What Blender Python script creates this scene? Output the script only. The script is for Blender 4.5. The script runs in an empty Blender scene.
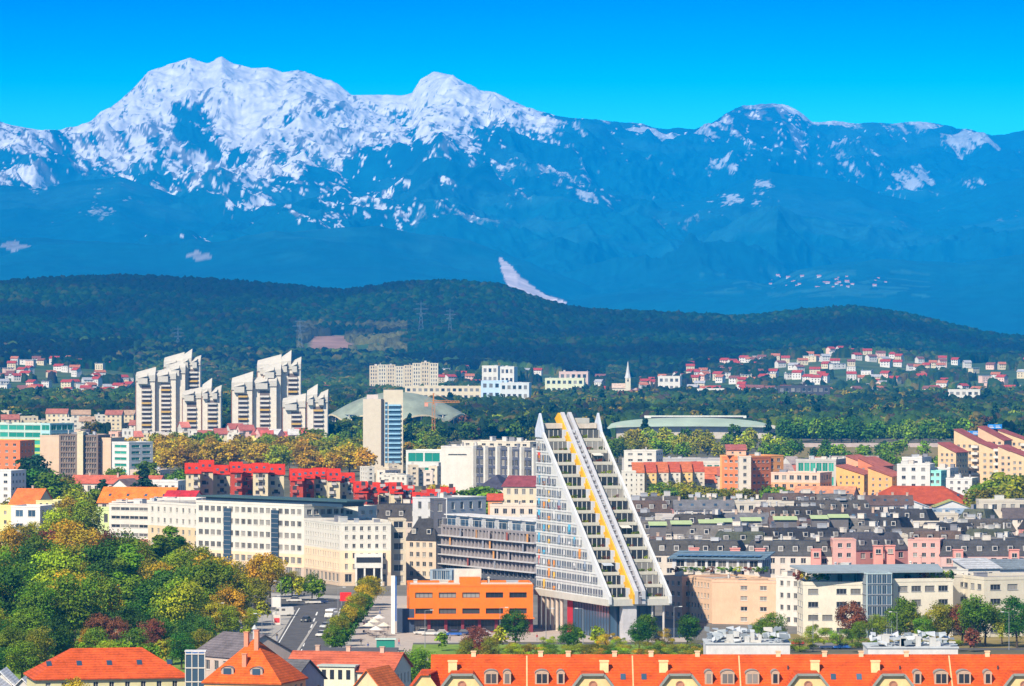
import bpy, math, random
import numpy as np
from math import radians, sin, cos, pi, sqrt, atan2, hypot, floor
random.seed(7); rng = np.random.default_rng(11)
SC = bpy.context.scene; COL = SC.collection
# ------------------------------------------------------------ camera, world, sun, exposure
F = 4900.0; HY = 330.0; CH = 76.0            # focal length in pixels, horizon row, eye height
cd = bpy.data.cameras.new('camera'); cam = bpy.data.objects.new('camera', cd); COL.objects.link(cam)
cam.location = (0, 0, CH); cam.rotation_euler = (radians(90), 0, 0)
cd.sensor_fit = 'HORIZONTAL'; cd.sensor_width = 36; cd.lens = 36*F/1024
cd.shift_y = -(343-HY)/1024; cd.clip_start = 5; cd.clip_end = 90000
SC.camera = cam
SUN_EL = 41.0; SUN_AZ = 212.0                # azimuth the light comes FROM, degrees, y axis = 0, clockwise
w = bpy.data.worlds.new('World'); SC.world = w; w.use_nodes = True
nt = w.node_tree; bg = nt.nodes['Background']
sky = nt.nodes.new('ShaderNodeTexSky'); sky.sky_type = 'NISHITA'; sky.sun_disc = False
sky.sun_elevation = radians(SUN_EL); sky.sun_rotation = radians(SUN_AZ)
sky.altitude = 300; sky.air_density = 1.0; sky.dust_density = 0.2; sky.ozone_density = 3
geo = nt.nodes.new('ShaderNodeTexCoord'); sep = nt.nodes.new('ShaderNodeSeparateXYZ')
nt.links.new(geo.outputs['Generated'], sep.inputs[0])
rmp = nt.nodes.new('ShaderNodeValToRGB')     # polarised deep-blue band low in the sky, tint of the sky itself
nt.links.new(sep.outputs['Z'], rmp.inputs[0])
e = rmp.color_ramp.elements
SKY_K = 1.75
e[0].position = 0.0; e[0].color = (0.0, 0.27, 0.60, 1)
e[1].position = 0.26; e[1].color = (0.31, 0.30, 0.29, 1)
for p, c in ((0.026, (0.05, 0.60, 0.64)), (0.041, (0.03, 0.56, 0.64)), (0.050, (0.0, 0.40, 0.62)), (0.058, (0.0, 0.24, 0.58)), (0.066, (0.0, 0.115, 0.50)), (0.10, (0.0, 0.09, 0.42))):
    q = e.new(p); q.color = (*c, 1)
mul = nt.nodes.new('ShaderNodeMix'); mul.data_type = 'RGBA'; mul.blend_type = 'MULTIPLY'; mul.inputs['Factor'].default_value = 1
nt.links.new(sky.outputs[0], mul.inputs['A']); nt.links.new(rmp.outputs[0], mul.inputs['B'])
sk = nt.nodes.new('ShaderNodeVectorMath'); sk.operation = 'SCALE'; sk.inputs['Scale'].default_value = SKY_K
nt.links.new(mul.outputs['Result'], sk.inputs[0]); nt.links.new(sk.outputs[0], bg.inputs[0]); bg.inputs[1].default_value = 0.15
sd = bpy.data.lights.new('sun', 'SUN'); sun = bpy.data.objects.new('sun', sd); COL.objects.link(sun)
sd.energy = 5.0; sd.angle = radians(0.5); sd.color = (1.0, 0.89, 0.73)
sun.rotation_euler = (radians(90-SUN_EL), 0, radians(180-SUN_AZ))
# light travels along local -Z; fix direction explicitly
from mathutils import Vector
azr = radians(SUN_AZ); sdir = Vector((sin(azr)*cos(radians(SUN_EL)), cos(azr)*cos(radians(SUN_EL)), sin(radians(SUN_EL))))
sun.rotation_euler = sdir.to_track_quat('Z', 'Y').to_euler()
vs = SC.view_settings; vs.view_transform = 'Standard'; vs.look = 'None'; vs.gamma = 1; vs.exposure = 0.66; vs.use_curve_mapping = False
SC.cycles.max_bounces = 5; SC.cycles.diffuse_bounces = 2; SC.cycles.glossy_bounces = 2; SC.cycles.volume_bounces = 0

# ------------------------------------------------------------ helpers
def WX(px, d): return (px-512)*d/F
def ZY(y, d): return CH-(y-HY)*d/F
def DG(y): return CH*F/(y-HY)               # distance of flat ground seen on row y

def nz(x, y, seed=0):                         # value/gradient noise, numpy
    xi = np.floor(x).astype(np.int64); yi = np.floor(y).astype(np.int64)
    xf = x-xi; yf = y-yi
    def h(a, b):
        n = (a*374761393 + b*668265263 + seed*974634777) & 0x7fffffff
        n = ((n ^ (n >> 13))*1274126177) & 0x7fffffff
        return ((n ^ (n >> 16)) & 0xffff)/65535.0
    u = xf*xf*(3-2*xf); v = yf*yf*(3-2*yf)
    return (h(xi, yi)*(1-u)+h(xi+1, yi)*u)*(1-v)+(h(xi, yi+1)*(1-u)+h(xi+1, yi+1)*u)*v
def fbm(x, y, o=5, seed=0, g=0.5):
    a = 1; s = 0; t = 0
    for i in range(o):
        s = s+a*nz(x*2**i, y*2**i, seed+i*17); t += a; a *= g
    return s/t
def ridged(x, y, o=5, seed=0, g=0.55):
    a = 1; s = 0; t = 0
    for i in range(o):
        s = s+a*(1-np.abs(2*nz(x*2.03**i, y*2.03**i, seed+i*31)-1)); t += a; a *= g
    return s/t
def smooth(a, b, x):
    t = np.clip((x-a)/(b-a), 0, 1); return t*t*(3-2*t)
def poly_mesh(name, V, Fc, mats=(), attr=None, sm=False):
    me = bpy.data.meshes.new(name); V = np.asarray(V, dtype=np.float32); Fc = np.asarray(Fc, dtype=np.int32)
    n, k = Fc.shape
    me.vertices.add(len(V)); me.vertices.foreach_set('co', V.ravel())
    me.loops.add(n*k); me.loops.foreach_set('vertex_index', Fc.ravel())
    me.polygons.add(n); me.polygons.foreach_set('loop_start', np.arange(0, n*k, k, dtype=np.int32))
    me.polygons.foreach_set('loop_total', np.full(n, k, dtype=np.int32))
    if sm: me.polygons.foreach_set('use_smooth', np.ones(n, dtype=bool))
    me.update(calc_edges=True)
    if attr is not None:
        a = me.color_attributes.new('Col', 'FLOAT_COLOR', 'POINT')
        c = np.ones((len(V), 4), dtype=np.float32); c[:, :3] = attr; a.data.foreach_set('color', c.ravel())
    for m in mats: me.materials.append(m)
    return me
def grid_faces(nr, nc):
    i = np.arange(nr-1)[:, None]*nc+np.arange(nc-1)[None, :]
    return np.stack([i, i+1, i+nc+1, i+nc], -1).reshape(-1, 4)
def link(name, me, parent=None, loc=(0, 0, 0), rz=0):
    o = bpy.data.objects.new(name, me); COL.objects.link(o); o.location = loc
    if rz: o.rotation_euler[2] = rz
    if parent: o.parent = parent
    return o
def tag(o, label=None, cat=None, group=None, kind=None):
    if label: o['label'] = label
    if cat: o['category'] = cat
    if group: o['group'] = group
    if kind: o['kind'] = kind
    return o

# ------------------------------------------------------------ materials
MATS = {}
def mat(key, col, rough=0.75, var=0.12, scale=0.4, metal=0, bump=0, spec=0.3, tint=None, rnd=0.0):
    if key in MATS: return MATS[key]
    m = bpy.data.materials.new(key); m.use_nodes = True; n = m.node_tree; b = n.nodes['Principled BSDF']
    b.inputs['Roughness'].default_value = rough; b.inputs['Metallic'].default_value = metal
    b.inputs['Specular IOR Level'].default_value = spec
    tc = n.nodes.new('ShaderNodeTexCoord'); no = n.nodes.new('ShaderNodeTexNoise')
    n.links.new(tc.outputs['Object'], no.inputs['Vector']); no.inputs['Scale'].default_value = scale; no.inputs['Detail'].default_value = 6
    no.inputs['Roughness'].default_value = 0.65
    r = n.nodes.new('ShaderNodeMix'); r.data_type = 'RGBA'
    mp = n.nodes.new('ShaderNodeMapRange'); mp.inputs['From Min'].default_value = .3; mp.inputs['From Max'].default_value = .7
    n.links.new(no.outputs[0], mp.inputs['Value']); n.links.new(mp.outputs[0], r.inputs['Factor'])
    t = tint or col
    r.inputs['A'].default_value = (*[c*(1-var) for c in col], 1); r.inputs['B'].default_value = (*[min(1, c*(1+var)) for c in t], 1)
    out = r.outputs['Result']
    n2 = n.nodes.new('ShaderNodeTexNoise'); n2.inputs['Scale'].default_value = 2.2; n2.inputs['Detail'].default_value = 8; n2.inputs['Roughness'].default_value = .8
    mpp = n.nodes.new('ShaderNodeMapping'); mpp.inputs['Scale'].default_value = (1, 1, .35); n.links.new(tc.outputs['Object'], mpp.inputs[0]); n.links.new(mpp.outputs[0], n2.inputs['Vector'])
    m3 = n.nodes.new('ShaderNodeMapRange'); m3.inputs['From Min'].default_value = .35; m3.inputs['From Max'].default_value = .65; k = min(.30, .02+var*.9 if var > .15 else .03+var*.6)
    m3.inputs['To Min'].default_value = 1-k; m3.inputs['To Max'].default_value = 1+k*.6; n.links.new(n2.outputs[0], m3.inputs['Value'])
    h2 = n.nodes.new('ShaderNodeHueSaturation'); n.links.new(out, h2.inputs['Color']); n.links.new(m3.outputs[0], h2.inputs['Value']); out = h2.outputs[0]
    if rnd:
        oi = n.nodes.new('ShaderNodeObjectInfo'); hs = n.nodes.new('ShaderNodeHueSaturation')
        m2 = n.nodes.new('ShaderNodeMapRange'); m2.inputs['To Min'].default_value = 1-rnd; m2.inputs['To Max'].default_value = 1+rnd
        n.links.new(oi.outputs['Random'], m2.inputs['Value']); n.links.new(m2.outputs[0], hs.inputs['Value']); n.links.new(out, hs.inputs['Color'])
        out = hs.outputs[0]
    n.links.new(out, b.inputs['Base Color'])
    if bump:
        bp = n.nodes.new('ShaderNodeBump'); bp.inputs['Strength'].default_value = bump; bp.inputs['Distance'].default_value = 0.2
        n.links.new(no.outputs[0], bp.inputs['Height']); n.links.new(bp.outputs[0], b.inputs['Normal'])
    MATS[key] = m; return m
def attrmat(key, rough=0.9, nscale=0.0, nvar=0.0, spec=0.1, trans=0):
    if key in MATS: return MATS[key]
    m = bpy.data.materials.new(key); m.use_nodes = True; n = m.node_tree; b = n.nodes['Principled BSDF']
    b.inputs['Roughness'].default_value = rough; b.inputs['Specular IOR Level'].default_value = spec
    a = n.nodes.new('ShaderNodeAttribute'); a.attribute_name = 'Col'; out = a.outputs['Color']
    if nvar:
        tc = n.nodes.new('ShaderNodeTexCoord'); no = n.nodes.new('ShaderNodeTexNoise'); n.links.new(tc.outputs['Object'], no.inputs['Vector'])
        no.inputs['Scale'].default_value = nscale; no.inputs['Detail'].default_value = 5
        mp = n.nodes.new('ShaderNodeMapRange'); mp.inputs['From Min'].default_value = .3; mp.inputs['From Max'].default_value = .7
        mp.inputs['To Min'].default_value = 1-nvar; mp.inputs['To Max'].default_value = 1+nvar
        n.links.new(no.outputs[0], mp.inputs['Value'])
        hs = n.nodes.new('ShaderNodeHueSaturation'); n.links.new(out, hs.inputs['Color']); n.links.new(mp.outputs[0], hs.inputs['Value']); out = hs.outputs[0]
    n.links.new(out, b.inputs['Base Color']); MATS[key] = m; return m

# ------------------------------------------------------------ haze
def make_haze():
    m = bpy.data.materials.new('haze'); m.use_nodes = True; n = m.node_tree; n.nodes.remove(n.nodes['Principled BSDF'])
    v = n.nodes.new('ShaderNodeVolumePrincipled'); v.inputs['Color'].default_value = HAZE_COL; v.inputs['Density'].default_value = HAZE_DEN
    v.inputs['Anisotropy'].default_value = -0.45
    n.links.new(v.outputs[0], n.nodes['Material Output'].inputs['Volume'])
    x0, x1, y0, y1, z0, z1 = -24000, 24000, -300, 44000, -2, 2600
    V = [(x, y, z) for z in (z0, z1) for y in (y0, y1) for x in (x0, x1)]
    Fc = [(0, 2, 3, 1), (4, 5, 7, 6), (0, 1, 5, 4), (2, 6, 7, 3), (0, 4, 6, 2), (1, 3, 7, 5)]
    o = link('haze', poly_mesh('haze', V, Fc, [m])); tag(o, 'thin blue haze filling the air before the mountains', 'haze', kind='stuff')
HAZE_COL = (0.0, 0.36, 1.0, 1); HAZE_DEN = 3.5e-5
make_haze()

# ------------------------------------------------------------ terrain
crest_pts = [(-400, 300), (-150, 290), (0, 278), (60, 274), (130, 272), (215, 276), (300, 283), (345, 287), (400, 279), (455, 277), (500, 281), (520, 288), (545, 297), (568, 303), (600, 307), (640, 308), (700, 311), (740, 313), (800, 307), (850, 303), (900, 309), (950, 321), (1000, 332), (1060, 336), (1400, 332)]
cpx, cpy = np.array(crest_pts).T
YC = 8600.0
def hill_z(X, Y):                            # terrain height, metres, rolling wooded hills beyond the plain
    X = np.asarray(X, float); Y = np.asarray(Y, float)
    px = 512+X*F/np.maximum(Y, 50)
    zc = CH+(HY-np.interp(px, cpx, cpy)-3)*YC/F-9
    start = np.interp(px, [-200, 0, 130, 330, 420, 560, 700, 850, 1024, 1300], [5600, 5700, 6400, 6300, 6500, 6600, 6500, 6600, 6700, 6800])
    t = np.clip((Y-start)/(YC-start), 0, 1)
    n = fbm(X/520+3, Y/620, 4, 5)-0.5
    s = t**1.25*(1-0.22*np.sin(pi*t))
    z = zc*s+n*170*t*(1-t)*1.8
    # nearer low ridge on the left
    c2 = CH+(HY-np.interp(px, [-300, 0, 110, 200, 300, 380, 460, 1400], [345, 343, 338, 346, 349, 352, 372, 400]))*7000/F-9
    z2 = c2*np.exp(-((Y-7000)/330.0)**2)
    z = np.where((Y > start), np.maximum(z, z2*smooth(0, 1, (Y-start)/300)), z)
    z = np.where(Y > YC, zc*(1-smooth(YC, YC+1900, Y)), z)
    sh = np.interp(px, [-300, 0, 80, 140, 200, 330, 430, 500, 560, 600, 650, 700, 800, 850, 900, 960, 1024, 1300], [38, 38, 32, 24, 14, 14, 22, 24, 18, 10, 10, 24, 40, 44, 36, 30, 30, 28])
    z = np.maximum(z, sh*smooth(5300, 6850, Y)*(Y < 8600))
    lo = np.clip((Y-4300)/2000, 0, 1)*4
    return np.maximum(np.maximum(z, 0), lo*np.where(Y < 10500, 1, 0))
def gz(X, Y): return float(hill_z(np.array([X]), np.array([Y]))[0]) if Y > 4300 else 0.0

def ground():
    V = [(-40000, -500, 0), (40000, -500, 0), (40000, 43000, 0), (-40000, 43000, 0)]
    m = mat('ground_soil', (0.10, 0.115, 0.05), 0.95, 0.35, 0.02, spec=.1, tint=(0.16, 0.14, 0.10))
    tag(link('ground', poly_mesh('ground', V, [(0, 1, 2, 3)], [m])), 'flat plain of mixed grass and bare ground under the city', 'ground', kind='structure')
    # base soil of the hills
    nc, nr = 260, 180
    px = np.linspace(-400, 1430, nc)[None, :]; Y = np.linspace(4300, 10600, nr)[:, None]*np.ones((1, nc)); X = (px-512)*Y/F
    Z = hill_z(X, Y)+0.05
    c = np.zeros((nr*nc, 3)); g = fbm(X/120, Y/120, 4, 3).ravel()
    c[:] = (0.06, 0.10, 0.03); c += (g[:, None]-.5)*np.array([.10, .06, .03])
    gp = (np.abs(px-330) < 20)*1.0*(Y > 7200)*(Y < 7850)
    c = np.where(gp.ravel()[:, None] > 0, np.array([.28, .17, .13]), c)
    me = poly_mesh('hills', np.stack([X, Y, Z], -1).reshape(-1, 3), grid_faces(nr, nc), [attrmat('hill_soil', nscale=.02, nvar=.3)], np.clip(c, .01, 1), True)
    tag(link('hills', me), 'low wooded hills behind the city', 'hills', kind='structure')
ground()

def canopy(name, label, p0, p1, y0, y1, nc, nr, cell, th, colf, maskf=None, jit=.8, seed=1, con=0.3):
    """closed tree canopy of a far-off wood as one surface: a dome or a cone per tree"""
    px = np.linspace(p0, p1, nc)[None, :]; Yl = np.linspace(y0, y1, nr)[:, None]*np.ones((1, nc)); Xl = (px-512)*Yl/F
    gx = np.floor(Xl/cell); gy = np.floor(Yl/cell)
    H = np.zeros_like(Xl); ID = np.zeros_like(Xl)
    def hh(a, b, s):
        n = (a.astype(np.int64)*73856093 ^ b.astype(np.int64)*19349663 ^ (s*83492791)) & 0x7fffffff
        n = ((n ^ (n >> 13))*1274126177) & 0x7fffffff
        return ((n ^ (n >> 16)) & 0xffff)/65535.0
    for dx in (-1, 0, 1):
        for dy in (-1, 0, 1):
            a = gx+dx; b = gy+dy
            tx = (a+.5+(hh(a, b, seed)-.5)*jit)*cell; ty = (b+.5+(hh(a, b, seed+1)-.5)*jit)*cell
            hgt = th*(.48+.95*hh(a, b, seed+2)**1.5); r = cell*(.62+.28*hh(a, b, seed+3)); cone = hh(a, b, seed+4) < con
            d2 = ((Xl-tx)**2+(Yl-ty)**2)/(r*r)
            dome = hgt*(.45+.55*np.sqrt(np.clip(1-d2, 0, 1))); cn = hgt*1.18*(1-.75*np.sqrt(d2))
            v = np.where(d2 < 1, np.where(cone, cn, dome), hgt*0.15)
            up = v > H; H = np.where(up, v, H); ID = np.where(up, hh(a, b, seed+5), ID)
    rough = (nz(Xl/1.7, Yl/1.7, seed)-.5)*th*.16
    H = H+rough*1.6
    Zb = hill_z(Xl, Yl)
    if maskf is not None:
        mk = maskf(Xl, Yl, px*np.ones_like(Yl)); H = np.where(mk, H, -1.5)
    c = colf(Xl, Yl, ID, px*np.ones_like(Yl))
    me = poly_mesh(name, np.stack([Xl, Yl, Zb+H], -1).reshape(-1, 3), grid_faces(nr, nc), [attrmat('canopy', nscale=.9, nvar=.35)], np.clip(c.reshape(-1, 3), .004, 1))
    return tag(link(name, me), label, 'forest', kind='stuff')
def palette(ID, cols, wts):
    cw = np.cumsum(wts)/np.sum(wts); k = np.searchsorted(cw, np.clip(ID, 0, .9999)); return np.array(cols)[k]
def hillcol(X, Y, ID, px):
    n = fbm(X/260, Y/260, 3, 9)
    c = palette(ID, [(.003, .017, .003), (.0015, .010, .003), (.008, .027, .003), (.020, .026, .003), (.012, .008, .003)], [34, 34, 20, 8, 4])
    br = ((np.abs(px-352) < 55)&(Y > 7150)&(Y < 8000)&(fbm(X/50, Y/90, 3, 61) > .42))[..., None]
    c = np.where(br, np.array([.045, .045, .012])*(.6+.9*ID[..., None]), c)
    return c*(0.45+1.3*smooth(.35, .7, n))[..., None]
def hillmask(X, Y, px):
    st = np.interp(px, [-200, 0, 130, 330, 420, 560, 700, 850, 1024, 1300], [6500, 6450, 6500, 6500, 6600, 6600, 6850, 7000, 6900, 7000])
    st = st+(fbm(X/90, Y*0, 3, 2)-.5)*420
    pit = (np.abs(px-328) < 22+6*np.sin(Y/90))&(Y > 7220)&(Y < 7800)|(np.abs(px-366) < 34)&(Y > 7250)&(Y < 7900)&(fbm(X/30, Y/60, 3, 6) > .50)
    return (Y > st)&~pit
canopy('forest', 'dense dark green forest covering the hills below the mountains', -300, 1330, 6250, 8900, 1120, 560, 9.0, 9.5, hillcol, hillmask)

# ------------------------------------------------------------ mountains
def mountains():
    nc, nr = 1200, 740
    px = np.linspace(-180, 1220, nc)[None, :]
    tt = np.linspace(0, 1, nr)[:, None]
    Y = np.interp(tt, [0, .16, .95, 1.0], [15500, 22500, 33300, 35500]); Y = Y*np.ones((1, nc)); X = (px-512)*Y/F; PX = px*np.ones_like(Y)
    sil = np.array([(-180, 120), (-60, 118), (0, 122), (22, 128), (42, 131), (62, 130), (78, 126), (92, 120), (101, 112), (110, 108), (120, 100), (136, 86), (148, 72), (160, 67), (176, 63), (190, 57), (206, 62), (222, 56), (234, 64), (252, 69), (268, 68), (283, 73), (300, 70), (318, 77), (336, 83), (352, 95), (372, 95), (400, 96), (412, 93), (420, 80), (434, 72), (452, 74), (468, 84), (480, 90), (496, 93), (512, 101), (530, 108), (556, 116), (580, 119), (612, 121), (640, 124), (668, 128), (694, 129), (712, 122), (724, 114), (742, 106), (768, 104), (782, 103), (796, 109), (812, 121), (834, 120), (856, 123), (872, 122), (892, 124), (920, 121), (944, 125), (968, 130), (992, 134), (1008, 134), (1026, 129), (1100, 132), (1220, 140)], float)
    YR = 33000.0
    zc = CH+(HY-np.interp(PX, sil[:, 0], sil[:, 1]))*YR/F
    wx = X+(fbm(X/1800, Y/1800, 3, 4)-.5)*900
    rd = ridged(wx/1900+5, Y/3600, 6, 21)          # spurs run down towards the plain
    rf = ridged(wx/560+1, Y/900, 5, 51)
    t = np.clip((YR-Y)/(YR-16500), 0, 1)
    base = 0.30*(1-t)+0.70*np.exp(-t*3.1)
    base = np.where(Y > YR, 1-smooth(YR, YR+2200, Y)*.5, base*(1-smooth(.82, 1, t)))
    amp = smooth(0, .12, t)*(1-smooth(.5, 1, t))
    z = zc*base+(rd-.62)*900*amp+(rf-.6)*230*smooth(0, .03, t)*(1-smooth(.3, .9, t))
    # small teeth on the skyline
    z = z+(fbm(X/140, Y/140, 4, 77)-.5)*70*(np.abs(Y-YR) < 1600)*np.interp(PX, [0, 120, 500, 600, 1200], [.5, 1.3, 1.2, .7, .5])
    # dark wooded front ridges
    def layer(pts, yy, wid, amp_, seed):
        p = np.array(pts, float); zr = CH+(HY-np.interp(PX, p[:, 0], p[:, 1])+ (fbm(PX/40, PX*0, 4, seed)-.5)*amp_)*yy/F
        s = np.where(Y < yy, np.clip(1-(yy-Y)/wid, 0, 1)**.9, np.clip(1-(Y-yy)/(wid*1.2), 0, 1))
        return zr*s+(ridged(wx/1300+seed, Y/2200, 4, seed)-.6)*260*s*smooth(0, .15, 1-s)
    L1 = layer([(-180, 175), (0, 186), (40, 186), (80, 180), (120, 178), (160, 190), (200, 203), (260, 215), (330, 222), (420, 232), (480, 236), (560, 262), (700, 330), (1220, 330)], 26500, 5200, 5, 8)
    L2 = layer([(-180, 240), (0, 236), (90, 240), (180, 248), (290, 232), (380, 226), (470, 240), (540, 268), (600, 290), (1220, 330)], 21500, 4200, 5, 12)
    L3 = layer([(-180, 330), (480, 320), (560, 235), (620, 205), (700, 200), (770, 172), (850, 182), (920, 205), (1000, 180), (1080, 165), (1220, 160)], 27500, 6500, 6, 15)
    L4 = layer([(-180, 330), (700, 320), (800, 268), (880, 258), (960, 262), (1040, 250), (1220, 240)], 20500, 4000, 4, 19)
    Z = np.maximum.reduce([z, L1, L2, L3, L4])
    # keep every point under the traced skyline
    lim = CH+(HY-np.interp(PX, sil[:, 0], sil[:, 1]))*Y/F
    Z = np.minimum(Z, lim+(fbm(X/120, Y/120, 3, 7)-.5)*26*(Y > 30000))
    Z = np.maximum(Z, 0.2)
    # ---- cover: forest brightened towards the haze blue, rock, snow
    dzx = np.gradient(Z, axis=1)/np.maximum(np.gradient(X, axis=1), 1); dzy = np.gradient(Z, axis=0)/np.maximum(np.gradient(Y, axis=0), 1)
    steep = np.hypot(dzx, dzy)
    fine = fbm(X/90, Y/90, 5, 91); mid = fbm(X/420, Y/600, 5, 93); str_ = fbm((X+Z*.6)/80, (Y*.2+Z)/170, 4, 95)
    sl = np.interp(PX, [-180, 0, 60, 90, 130, 200, 280, 380, 470, 520, 560, 620, 700, 760, 810, 860, 920, 1220], [1150, 1080, 1350, 1180, 1030, 1000, 1000, 1080, 1300, 1480, 1580, 1600, 1600, 1480, 1560, 1700, 1750, 1750])
    lean = np.where(fbm(X/900, X*0+3, 2, 120) > .5, .55, -.45); spk = .40*fbm((X+Z*.5)/17, (Y*.2+Z)/15, 3, 101)+.60*(.2+.6*ridged((X+Z*lean)/46, (Z-X*lean*.5+Y*.1)/230, 3, 102))
    main = (z >= np.maximum.reduce([L1, L2, L3, L4])-5)
    s = np.clip((Z-sl)/420, -3, .62)+(mid-.5)*np.where(PX > 560, 1.3, 2.6)+(str_-.5)*2.2+(fine-.5)*1.0+np.clip(-dzx, -1, 1)*.30
    s = s+np.where(PX < 540, smooth(1300, 1750, Z)*.8, 0)
    yb = HY+F*(CH-Z)/Y; s = s-1.5*np.exp(-(((PX-192+(yb-130)*-.6)/22)**2+((yb-132)/24)**2)**2)-1.2*np.exp(-(((PX-150-(yb-170)*.4)/18)**2+((yb-175)/12)**2)**2)
    snow = smooth(0.0, .12, s*np.where(PX > 540, .8, 1)+(spk-.5)*(6.0+1.4*smooth(500, 600, PX))-.38-.75*smooth(520, 600, PX))*np.where(main, 1, 0)
    # thin scree and snow streaks lower down
    s2 = (spk-.5)*5.5+(Z-np.interp(PX, [-180, 500, 600, 1220], [650, 650, 780, 820]))/500+(mid-.5)*5.2+(str_-.5)*3.2-1.85
    snow = np.maximum(snow, .55*smooth(.0, .4, s2)*smooth(500, 800, Z))
    rock = smooth(.35, .6, s+.55)*np.where(main, 1, .2)
    forest = np.array([.003, .052, .062])*(0.7+1.0*fbm(X/500, Y/900, 4, 33))[..., None]  # spruce green with the azure of the haze put into the colour
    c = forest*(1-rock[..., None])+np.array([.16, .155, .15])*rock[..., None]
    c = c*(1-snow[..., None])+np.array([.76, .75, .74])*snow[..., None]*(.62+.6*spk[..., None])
    # fields on the valley floor, a bare ski run and quarry scars
    yy = HY+F*(CH-Z)/Y
    run = (PX > np.interp(yy, [257, 270, 285, 295, 303], [498.5, 501, 507, 522, 548])+(fine-.5)*5)&(PX < np.interp(yy, [257, 265, 275, 285, 295, 300, 304], [500, 510, 519, 532, 546, 562, 571])+(fine-.5)*5)&(yy > 257)&(yy < 304)
    c = np.where(run[..., None], np.array([.62, .52, .50])*(.75+.5*spk[..., None]), c)
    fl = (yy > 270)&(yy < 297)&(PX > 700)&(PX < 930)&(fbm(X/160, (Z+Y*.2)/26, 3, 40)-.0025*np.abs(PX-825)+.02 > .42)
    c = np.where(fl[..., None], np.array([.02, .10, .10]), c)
    for (a, b, y_, h_, w_) in ((14, 0, 246, 9, 22), (198, 0, 256, 9, 20)):
        yy = HY+F*(CH-Z)/Y; q = (np.abs(PX-a)/w_+np.abs(yy-y_)/h_+(fine-.5)*1.2) < .62
        c = np.where((q & (Y < 28000))[..., None], np.array([.20, .20, .21])*(.7+.7*spk[..., None]), c)
    global MT; MT = (px.ravel(), Y, Z)
    # paler limestone ground and thin woods showing on parts of the slopes
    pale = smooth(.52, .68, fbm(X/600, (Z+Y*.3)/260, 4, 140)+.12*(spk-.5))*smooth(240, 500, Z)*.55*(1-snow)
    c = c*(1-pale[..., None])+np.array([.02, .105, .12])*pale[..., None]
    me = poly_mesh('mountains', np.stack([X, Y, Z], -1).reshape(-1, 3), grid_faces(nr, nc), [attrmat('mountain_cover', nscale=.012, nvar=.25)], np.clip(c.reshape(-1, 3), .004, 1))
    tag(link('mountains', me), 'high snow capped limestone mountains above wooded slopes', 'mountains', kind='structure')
mountains()
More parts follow.
